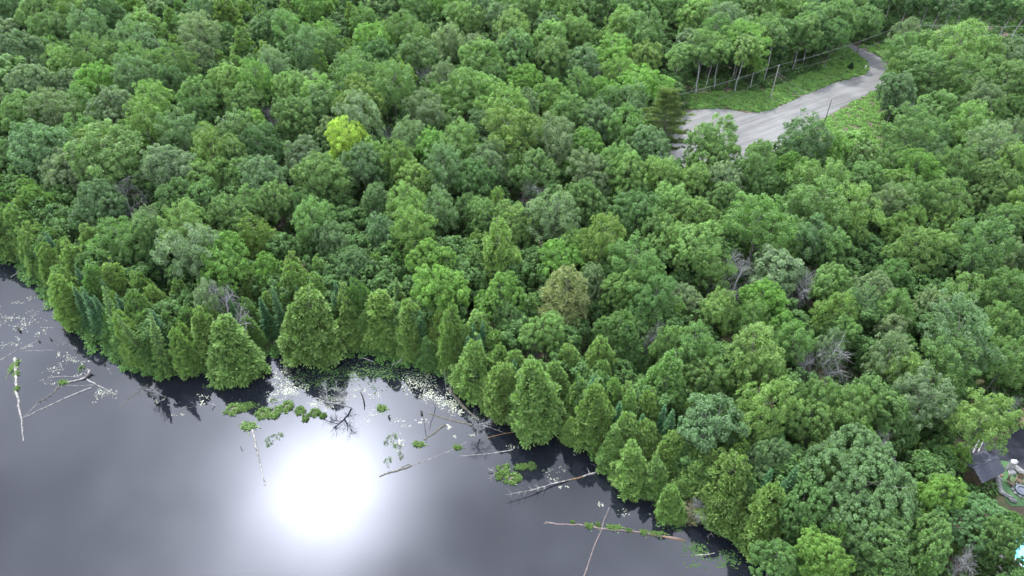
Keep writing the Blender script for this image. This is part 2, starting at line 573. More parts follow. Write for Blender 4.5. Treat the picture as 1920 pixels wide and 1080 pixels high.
def cedar(seed, r=3.0, H=12.0, lo=0.4, heads=1, per=48, pow_=0.75, dens=1.0, mat='needle', fan=(0.40, 0.16), sag=0.0, puff=0.8):
    rng = np.random.default_rng(seed)
    n_p = int(400 * dens)
    pc, pd = [], []
    tops = [(0.0, 0.0, 1.0, 1.0)]
    for h in range(heads - 1):
        a = rng.uniform(0, 6.28)
        tops.append((math.cos(a) * r * 0.42, math.sin(a) * r * 0.42, rng.uniform(0.72, 0.9), 0.62))
    for (tx, ty, hf, rf) in tops:
        m = int(n_p * rf)
        t = 1 - np.sqrt(rng.random(m))
        t = np.clip(t, 0.0, 0.985)
        prof = (1 - t) ** pow_ * (0.8 + 0.2 * np.clip(t * 6, 0, 1)) + 0.03
        a = rng.uniform(0, 2 * math.pi, m)
        lump = 1 + 0.17 * np.sin(a * 3 + t * 3 + seed) + 0.12 * np.sin(a * 5 - t * 17)
        rr = r * rf * prof * lump * rng.uniform(0.58, 1.16, m)
        z = lo + (H * hf - lo) * t
        pc.append(np.stack([tx + np.cos(a) * rr, ty + np.sin(a) * rr, z], 1))
        pd.append(np.stack([np.cos(a), np.sin(a), 0.42 + 1.1 * t - sag], 1))
    pc = np.vstack(pc); pd = unit(np.vstack(pd))
    k = len(pc)
    n = k * per
    idx = np.repeat(np.arange(k), per)
    spread = unit(pd[idx] * 1.0 + rng.normal(size=(n, 3)) * 0.58)
    u = rng.uniform(0.4, 1.0, n)
    tz = np.clip((pc[:, 2] - lo) / (H - lo), 0, 1)
    size = (puff * (1.1 - 0.62 * tz) * rng.uniform(0.75, 1.3, k))[idx]
    P = pc[idx] + spread * (u * size)[:, None]
    T = unit(spread + np.array([0, 0, -0.18]) * u[:, None])
    Nn = unit(np.array([0, 0, 0.8]) + rng.normal(size=(n, 3)) * 0.55 + pd[idx] * 0.3)
    Nn = unit(Nn - T * np.sum(Nn * T, 1, keepdims=True))
    s = rng.uniform(0.7, 1.25, n)
    V, F = kites(P, T, Nn, fan[0] * s, fan[1] * s, 0.05)
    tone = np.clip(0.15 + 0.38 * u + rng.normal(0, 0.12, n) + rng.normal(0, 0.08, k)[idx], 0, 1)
    crown = mesh_quads('crown', V, F, M[mat], tone)
    segs = [(np.array([0, 0, -0.4]), np.array([0.05, 0, H * 0.45]), 0.2, 0.12), (np.array([0.05, 0, H * 0.45]), np.array([0, 0.05, H * 0.97]), 0.12, 0.02)]
    for q in range(14):
        z = lo + 0.4 + (H * 0.7) * q / 14
        a = q * 2.4
        l = r * (1 - z / H) ** pow_ * 0.85
        segs.append((np.array([0, 0, z]), np.array([math.cos(a) * l, math.sin(a) * l, z + l * 0.25]), 0.05, 0.015))
    V, F = tubes(segs, 5)
    trunk = mesh_quads('trunk', V, F, M['bark'], smooth=True)
    return dict(crown=crown, trunk=trunk, r=r, H=H, zc=lo + (H - lo) * 0.42)


def spruce(seed, r=1.9, H=11.0, lo=0.6):
    """narrow spire of whorled boughs that sweep down and lift at the tips"""
    rng = np.random.default_rng(seed)
    Ps, Ts, Ns, Us, segs = [], [], [], [], []
    z = lo
    while z < H - 0.15:
        t = (z - lo) / (H - lo)
        L = r * (1 - t) ** 0.9 + 0.08
        nb = int(6 + 6 * (1 - t))
        for k in range(nb):
            a = k * 2 * math.pi / nb + rng.uniform(0, 6.28)
            l = L * rng.uniform(0.8, 1.1)
            m = max(6, int(34 * l))
            u = rng.uniform(0.1, 1.0, m)
            o = np.array([math.cos(a), math.sin(a), 0])
            side = np.array([-math.sin(a), math.cos(a), 0])
            sg = rng.choice([-1, 1], m)
            zz = z + l * (-0.30 * u + 0.22 * u * u + 0.35 * t * u)
            off = sg * rng.uniform(0, 0.30, m) * (1.1 - u) * l
            Ps.append(o[None] * (u * l)[:, None] + side[None] * off[:, None] + np.stack([np.zeros(m), np.zeros(m), zz], 1))
            Ts.append(unit(o[None] + side[None] * (sg * 0.8)[:, None] + np.array([0, 0, 0.1])))
            Ns.append(unit(np.array([[0, 0, 1.0]]) + rng.normal(size=(m, 3)) * 0.35))
            Us.append(u)
            segs.append((np.array([0, 0, z]), np.array([o[0] * l * 0.8, o[1] * l * 0.8, z - l * 0.12]), 0.03, 0.008))
        z += 0.34 * (1 - 0.45 * t)
    P, T, N, U = map(np.concatenate, (Ps, Ts, Ns, Us))
    n = len(P)
    s = rng.uniform(0.7, 1.3, n)
    V, F = kites(P, T, N, 0.30 * s, 0.11 * s, 0.05)
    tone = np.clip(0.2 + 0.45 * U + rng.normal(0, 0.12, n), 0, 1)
    crown = mesh_quads('crown', V, F, M['needle'], tone)
    segs.append((np.array([0, 0, -0.3]), np.array([0, 0, H]), 0.15, 0.01))
    V, F = tubes(segs, 4)
    return dict(crown=crown, trunk=mesh_quads('trunk', V, F, M['bark'], smooth=True), r=r, H=H, zc=lo + (H - lo) * 0.4)


def pine(seed, r=3.6, H=14.0, lo=4.5):
    """layered plates of needles on long level boughs, trunk showing through"""
    rng = np.random.default_rng(seed)
    segs = [(np.array([0, 0, -0.4]), np.array([0.1, 0, H * 0.5]), 0.24, 0.16), (np.array([0.1, 0, H * 0.5]), np.array([0, 0, H * 0.98]), 0.16, 0.03)]
    Ps, Ts, Ns, tones = [], [], [], []
    k = 0
    z = lo
    while z < H:
        t = (z - lo) / (H - lo)
        L = r * (0.75 + 0.35 * math.sin(math.pi * min(1, t * 1.15 + 0.1))) * (1 - t ** 2.2 * 0.85)
        for b in range(4):
            a = k * 2.4 + rng.uniform(-0.3, 0.3); k += 1
            l = L * rng.uniform(0.65, 1.1)
            o = np.array([math.cos(a), math.sin(a), 0.0])
            segs.append((np.array([0, 0, z]), o * l + np.array([0, 0, z + l * 0.18]), 0.06, 0.015))
            for q in range(5):
                u = 0.3 + 0.7 * (q + rng.uniform(0, 1)) / 5
                c = o * l * u + np.array([rng.normal() * 0.35, rng.normal() * 0.35, z + l * 0.18 * u + 0.1])
                m = 60
                d = rdir(rng, m); d[:, 2] = np.abs(d[:, 2]) * 0.5
                Ps.append(c + d * np.array([0.55, 0.55, 0.35]) * rng.uniform(0.5, 1, (m, 1)))
                Ts.append(unit(d + np.array([0, 0, 0.4])))
                Ns.append(unit(np.array([0, 0, 1.0]) + rng.normal(size=(m, 3)) * 0.4))
                tones.append(np.clip(rng.normal(0.42, 0.15, m) + rng.normal() * 0.08, 0, 1))
        z += 0.62
    P, T, N, tn = map(np.concatenate, (Ps, Ts, Ns, tones))
    s = rng.uniform(0.8, 1.2, len(P))
    V, F = kites(P, T, N, 0.34 * s, 0.10 * s, 0.05)
    crown = mesh_quads('crown', V, F, M['needle'], tn)
    V, F = tubes(segs, 6)
    return dict(crown=crown, trunk=mesh_quads('trunk', V, F, M['bark'], smooth=True), r=r, H=H, zc=(H + lo) / 2)


def dead(seed, H=8.0, r=2.6, levels=4, mat='dead', up=0.55, trunk_h=0.3, kids=4, thick=0.13):
    rng = np.random.default_rng(seed)
    tseg, bseg = [], []

    def grow(p, d, L, rad, lev):
        n = 3
        q = p
        for i in range(n):
            d = unit(d + rng.normal(size=3) * 0.13)
            e = q + d * L / n
            (tseg if lev == 0 else bseg).append((q, e, rad * (1 - i / n * 0.5), rad * (1 - (i + 1) / n * 0.5)))
            if lev < levels and (i > 0 or lev > 0):
                for _ in range(kids if lev < 2 else 3):
                    a = rdir(rng, 1)[0]
                    side = unit(np.cross(d, a))
                    nd = unit(d * up + side * 0.9 + np.array([0, 0, 0.15]))
                    grow(q + (e - q) * rng.random(), nd, L * rng.uniform(0.38, 0.6), rad * 0.42, lev + 1)
            q = e
    grow(np.array([0, 0, -0.3]), np.array([rng.normal() * 0.08, rng.normal() * 0.08, 1.0]), H * 0.75, thick, 0)
    allp = np.array([s[1] for s in bseg])
    keep = [s for s in bseg if np.linalg.norm(s[1][:2]) < r * 1.3 and s[1][2] > H * trunk_h * 0.6]
    V, F = tubes(keep, 3)
    crown = mesh_quads('branches', V, F, M[mat])
    V, F = tubes(tseg, 6)
    return dict(crown=crown, trunk=mesh_quads('trunk', V, F, M[mat], smooth=True), r=r, H=H, zc=H * 0.6, dead=True)


PROTO = {
    'maple': [broadleaf(10 + i, r=4.4 + 0.3 * (i % 3), H=12.5 + (i % 3), n_lobes=9 + i % 4, puff=[0.50, 0.56, 0.46][i % 3],
                        per=[66, 74, 58][i % 3], leaf=(0.26, 0.19), ragged=[0.26, 0.38, 0.22][i % 3]) for i in range(8)],
    'ash': [broadleaf(40 + i, r=4.2, H=13.5, lo=4.5, n_lobes=9, puff=0.6, per=62, leaf=(0.36, 0.15), ragged=0.42, flat=0.25, upr=0.35, sparse=0.15) for i in range(5)],
    'birch': [broadleaf(60 + i, r=3.0, H=12.5, lo=4.2, n_lobes=8, puff=0.55, per=60, leaf=(0.26, 0.19), ragged=0.35, bark='pale_bark', sparse=0.1) for i in range(4)],
    'tall': [broadleaf(90 + i, r=3.3, H=14.0, lo=6.6, n_lobes=8, puff=0.55, per=60, leaf=(0.28, 0.2), ragged=0.35, bark='pale_bark', sparse=0.1) for i in range(4)],
    'basswood': [broadleaf(80 + i, r=4.8, H=13, lo=3.2, n_lobes=10, puff=0.85, per=120, leaf=(0.38, 0.30), ragged=0.2, flat=0.8) for i in range(3)],
    'cedar': [cedar(100 + i, r=[3.0, 3.3, 2.7, 3.2, 2.9, 3.4][i], H=[12.5, 12, 13, 11.5, 12, 11][i], heads=[1, 3, 2, 4, 3, 3][i],
                    pow_=[0.92, 0.82, 1.0, 0.72, 0.88, 0.7][i]) for i in range(6)],
    'spruce': [spruce(130 + i, r=2.1 + 0.25 * i, H=10 + i) for i in range(3)],
    'pine': [pine(140 + i, r=3.6 + 0.3 * i) for i in range(2)],
    'larch': [cedar(150, r=3.0, H=12, heads=2, per=46, dens=1.0, pow_=0.6, fan=(0.34, 0.10), sag=0.35, puff=0.8)],
    'dead': [dead(160 + i, H=8 + i % 2, r=2.4 + 0.3 * (i % 3), levels=3, kids=4, thick=0.15) for i in range(5)],
    'great': [broadleaf(200, r=8.2, H=16.5, lo=4.0, n_lobes=17, puff=0.52, per=52, leaf=(0.30, 0.21), ragged=0.16, flat=0.6)],
    'sapling': [broadleaf(180 + i, r=2.1, H=5.2, lo=0.5, n_lobes=7, puff=0.42, per=60, leaf=(0.28, 0.2), ragged=0.3) for i in range(3)],
}
KIND_NAME = {'maple': 'maple_tree', 'ash': 'ash_tree', 'birch': 'birch_tree', 'basswood': 'basswood_tree', 'cedar': 'cedar_tree',
             'spruce': 'spruce_tree', 'pine': 'pine_tree', 'larch': 'larch_tree', 'dead': 'dead_tree', 'sapling': 'bushy_sapling', 'great': 'maple_tree', 'tall': 'birch_tree'}
LEAF = {'g': (0.11, 0.198, 0.062), 'd': (0.077, 0.154, 0.05), 'b': (0.1, 0.176, 0.076), 'l': (0.144, 0.249, 0.072), 'y': (0.29, 0.39, 0.075), 'o': (0.127, 0.213, 0.054), 's': (0.14, 0.205, 0.102), 'c': (0.14, 0.236, 0.068), 'e': (0.1, 0.19, 0.056), 'k': (0.051, 0.131, 0.054), 't': (0.177, 0.223, 0.095), 'p': (0.081, 0.116, 0.035), 'v': (0.124, 0.242, 0.052), 'r': (0.142, 0.077, 0.032), 'w': (0.5, 0.5, 0.5), 'm': (0.092, 0.178, 0.064)}
COLOUR_WORD = {'g': 'mid green', 'd': 'dark green', 'b': 'bluish green', 'l': 'light green', 'y': 'bright yellow', 'o': 'olive green',
               's': 'silvery green', 'c': 'yellow green', 'e': 'deep green', 'k': 'blue green', 't': 'straw tan', 'p': 'dark olive', 'm': 'cool green',
               'v': 'vivid green', 'r': 'rusty brown', 'w': 'bare grey'}

TREES = []          # dict(root, x, y, r, H, kind, col, px, py)
first_used = set()
rs = random.Random(7)
npr = np.random.default_rng(7)


def place_tree(kind, col, base, r, H, rz=None, tilt=(0, 0), label=None, variant=None):
    P = PROTO[kind]
    p = P[variant % len(P)] if variant is not None else rs.choice(P)
    root = empty(KIND_NAME[kind], base, rs.uniform(0, 6.28) if rz is None else rz)
    root.rotation_euler.x, root.rotation_euler.y = tilt
    ex = rs.uniform(0.80, 1.22) if kind not in ('cedar', 'spruce') else 1.0
    root.scale = (r / p['r'] * ex, r / p['r'] / ex, H / p['H'])
    if tilt == (0, 0) and kind != 'spruce':
        root.rotation_euler.x, root.rotation_euler.y = rs.uniform(-0.1, 0.1), rs.uniform(-0.1, 0.1)
    t = bpy.data.objects.new('trunk', p['trunk']); link(t, root)
    c = bpy.data.objects.new('branches' if p.get('dead') else 'crown', p['crown']); link(c, root)
    j = [rs.uniform(0.88, 1.14) for _ in range(3)]
    k = rs.uniform(0.88, 1.14)
    base_c = LEAF[col]
    c.color = (base_c[0] * k * (0.6 + 0.4 * j[0]), base_c[1] * k, base_c[2] * k * (0.5 + 0.5 * j[2]), 1)
    zc = base[2] + p['zc'] * H / p['H']
    px, py, dep = project((base[0], base[1], zc))
    TREES.append(dict(root=root, x=base[0], y=base[1], r=r, H=H, kind=kind, col=col, px=px, py=py, wpx=2 * r * FPX / dep, label=label))
    return root


RATIO = {'maple': (2.15, 4.6), 'ash': (2.4, 5.0), 'birch': (2.9, 3.8), 'basswood': (1.9, 4.0), 'cedar': (3.1, 2.0), 'spruce': (4.0, 2.0),
         'pine': (3.0, 3.0), 'larch': (3.2, 2.0), 'dead': (2.0, 3.5), 'sapling': (2.0, 0.8), 'great': (2.0, 0), 'tall': (2.9, 4.5)}


def hero(px, py, w, kind, col, label=None, hscale=1.0, variant=None, tilt=(0, 0), hgt=None):
    """a tree whose crown centre is seen at px, py and whose crown is w pixels across"""
    P0 = PROTO[kind][0]
    z = 1.0
    H = 12
    for _ in range(5):
        g = at(px, py, z + P0['zc'] / P0['H'] * H)
        dep = g.y * CP - (g.z - CAM_H) * SP
        r = w / 2 * dep / FPX
        a, b = RATIO[kind]
        H = hgt if hgt else min(17.5, a * r + b) * hscale
        z = gz(g.x, g.y)
    return place_tree(kind, col, (g.x, g.y, z), r, H, label=label, variant=variant, tilt=tilt)


# ------------------------------------------------------------------ the setting
def grid_mesh(name, X, Y, zf, mat, smooth=True):
    nx, ny = len(X), len(Y)
    gx, gy = np.meshgrid(X, Y)
    P = np.stack([gx.ravel(), gy.ravel()], 1)
    Z = zf(P)
    V = np.column_stack([P, Z])
    i = np.arange(nx - 1)[None, :] + (np.arange(ny - 1) * nx)[:, None]
    i = i.ravel()
    F = np.stack([i, i + 1, i + nx + 1, i + nx], 1)
    return mesh_quads(name, V, F, mat, smooth=smooth)


def axis(lo, hi, fine_lo, fine_hi, step, coarse):
    a = np.arange(lo, fine_lo, coarse)
    b = np.arange(fine_lo, fine_hi, step)
    c = np.arange(fine_hi, hi + coarse, coarse)
    return np.concatenate([a, b, c])


g_o = bpy.data.objects.new('ground', grid_mesh('ground', axis(-700, 700, -150, 150, 1.6, 25), axis(-60, 1400, -10, 180, 1.6, 25), height_np, M['soil']))
link(g_o); tag(g_o, kind='structure')
w_me = grid_mesh('water', np.linspace(-700, 300, 21), np.linspace(-200, 260, 21), lambda P: np.zeros(len(P)), M['water'])
w_o = bpy.data.objects.new('lake_water', w_me)
link(w_o); tag(w_o, kind='structure')


def resample(line, n):
    line = np.array(line, float)
    s = np.concatenate([[0], np.cumsum(np.linalg.norm(np.diff(line, axis=0), axis=1))])
    u = np.linspace(0, s[-1], n)
    return np.stack([np.interp(u, s, line[:, k]) for k in range(line.shape[1])], 1)


def ribbon(name, left_px, right_px, mat, lift=0.03, n=70, m=14, jag=0.0, seed=1):
    A = resample([ground(*p)[:2] for p in left_px], n)
    B = resample([ground(*p)[:2] for p in right_px], n)
    rng = np.random.default_rng(seed)
    if jag:
        A = A + rng.normal(size=A.shape) * jag
        B = B + rng.normal(size=B.shape) * jag
    t = np.linspace(0, 1, m)[None, :, None]
    G = (A[:, None] * (1 - t) + B[:, None] * t).reshape(-1, 2)
    V = np.column_stack([G, height_np(G) + lift])
    i = (np.arange(m - 1)[None, :] + (np.arange(n - 1) * m)[:, None]).ravel()
    F = np.stack([i, i + 1, i + m + 1, i + m], 1)
    me = mesh_quads(name, V, F, mat, smooth=True)
    o = bpy.data.objects.new(name, me)
    link(o); tag(o, kind='structure')
    return o


ROAD_L = [(1585, 84), (1596, 92), (1612, 103), (1626, 116), (1630, 128), (1626, 138), (1600, 146), (1560, 158), (1500, 182), (1455, 203),
          (1425, 211), (1400, 212), (1370, 206), (1340, 204), (1300, 207), (1262, 225), (1236, 262)]
ROAD_R = [(1598, 84), (1622, 94), (1648, 106), (1664, 120), (1668, 138), (1660, 155), (1638, 172), (1600, 190), (1560, 213), (1525, 232),
          (1480, 262), (1440, 292), (1400, 318), (1350, 335), (1290, 330), (1240, 312)]
ribbon('gravel_road', ROAD_L, ROAD_R, M['gravel'], 0.05, 110, 16, 0.12)
ribbon('leaf_litter_patch', [(1545, 140), (1555, 135), (1575, 138)], [(1540, 152), (1555, 155), (1580, 150)], M['litter'], 0.04, 10, 6, 0.2, 2)
VERGE = [[(1285, 178), (1340, 172), (1400, 172), (1440, 168), (1480, 152), (1500, 140), (1535, 130), (1560, 100), (1580, 90), (1596, 94),
          (1626, 118), (1628, 137), (1560, 158), (1500, 182), (1440, 209), (1400, 212), (1340, 203), (1295, 204)],
         [(1665, 155), (1668, 175), (1655, 230), (1650, 300), (1570, 300), (1500, 300), (1470, 268), (1520, 236), (1560, 214), (1600, 191), (1640, 173)],
         [(1610, 88), (1640, 80), (1680, 85), (1690, 110), (1668, 118), (1650, 106)]]
VERGE_W = [np.array([ground(*p)[:2] for p in poly]) for poly in VERGE]
ROAD_W = np.array([ground(*p)[:2] for p in ROAD_L + ROAD_R[::-1]])

# yard at the lower right
ribbon('paved_path', [(1795, 905), (1808, 862), (1822, 838), (1835, 826)], [(1862, 900), (1856, 868), (1858, 850), (1868, 832)], M['paving'], 0.03, 14, 8, 0.05)
ribbon('asphalt_drive', [(1850, 848), (1864, 838), (1890, 815), (1925, 780), (1990, 740)], [(1862, 862), (1890, 868), (1915, 878), (1950, 900), (2010, 935)], M['asphalt'], 0.05, 24, 10)
ribbon('lawn', [(1858, 872), (1862, 890), (1868, 910), (1880, 930), (1895, 950)], [(1878, 864), (1900, 868), (1920, 890), (1960, 915), (1990, 945)], M['turf'], 0.07, 16, 10)
ribbon('leaf_litter_bed', [(1902, 782), (1915, 768), (1940, 755)], [(1905, 800), (1925, 800), (1950, 790)], M['litter'], 0.075, 8, 6)

# keep-clear shapes, in photograph pixels, for the randomly chosen trees
CLEAR = [np.array(p, float) for p in [
    [(-200, 470), (0, 500), (45, 515), (75, 550), (110, 605), (160, 642), (200, 682), (235, 708), (290, 720), (345, 714), (430, 704), (480, 682), (530, 674),
     (620, 670), (700, 677), (770, 690), (822, 702), (850, 737), (900, 752), (960, 800), (1005, 818), (1045, 818), (1065, 838), (1100, 857),
     (1150, 882), (1200, 917), (1240, 955), (1275, 985), (1320, 992), (1370, 1022), (1400, 1047), (1480, 1095), (1480, 1400), (-200, 1400)],
    [(1285, 178), (1345, 170), (1400, 168), (1440, 160), (1480, 146), (1510, 135), (1535, 120), (1560, 96), (1585, 84), (1612, 84), (1690, 100), (1668, 128),
     (1655, 160), (1648, 185), (1642, 215), (1650, 270), (1640, 300), (1520, 300), (1500, 225), (1470, 258), (1440, 275), (1385, 298), (1372, 250),
     (1345, 215), (1296, 208)],
    [(1268, 275), (1300, 275), (1305, 295), (1270, 300)],
    [(1800, 905), (1808, 862), (1830, 832), (1870, 838), (1900, 818), (1925, 800), (2000, 760), (2000, 950), (1925, 935), (1880, 930), (1866, 908)],
    [(1905, 1030), (1925, 1015), (1980, 1010), (1980, 1070), (1925, 1060)],
    [(1852, 1018), (1885, 1015), (1885, 1045), (1855, 1045)],
    [(1680, 30), (1930, 30), (1930, 78), (1830, 92), (1680, 60)],
]]

# thin summer haze in the air over the whole place
hz_m = bpy.data.materials.new('haze'); hz_m.use_nodes = True
hn = hz_m.node_tree.nodes; hl = hz_m.node_tree.links
hn.clear()
ho = hn.new('ShaderNodeOutputMaterial'); hv = hn.new('ShaderNodeVolumePrincipled')
hv.inputs['Color'].default_value = (0.93, 0.96, 1.0, 1)
hv.inputs['Density'].default_value = 0.000012
hv.inputs['Anisotropy'].default_value = 0.2
hl.new(hv.outputs['Volume'], ho.inputs['Volume'])
HX, HY0, HY1, HZ0, HZ1 = 760, -230, 1480, -6, 90
hme = bpy.data.meshes.new('haze')
hme.from_pydata([(x, y, z) for z in (HZ0, HZ1) for y in (HY0, HY1) for x in (-HX, HX)], [], [(0, 2, 3, 1), (4, 5, 7, 6), (0, 1, 5, 4), (2, 6, 7, 3), (0, 4, 6, 2), (1, 3, 7, 5)])
hme.materials.append(hz_m)
hz_o = bpy.data.objects.new('haze', hme)
link(hz_o); tag(hz_o, 'thin summer haze in the air over lake and forest', 'haze', kind='stuff')

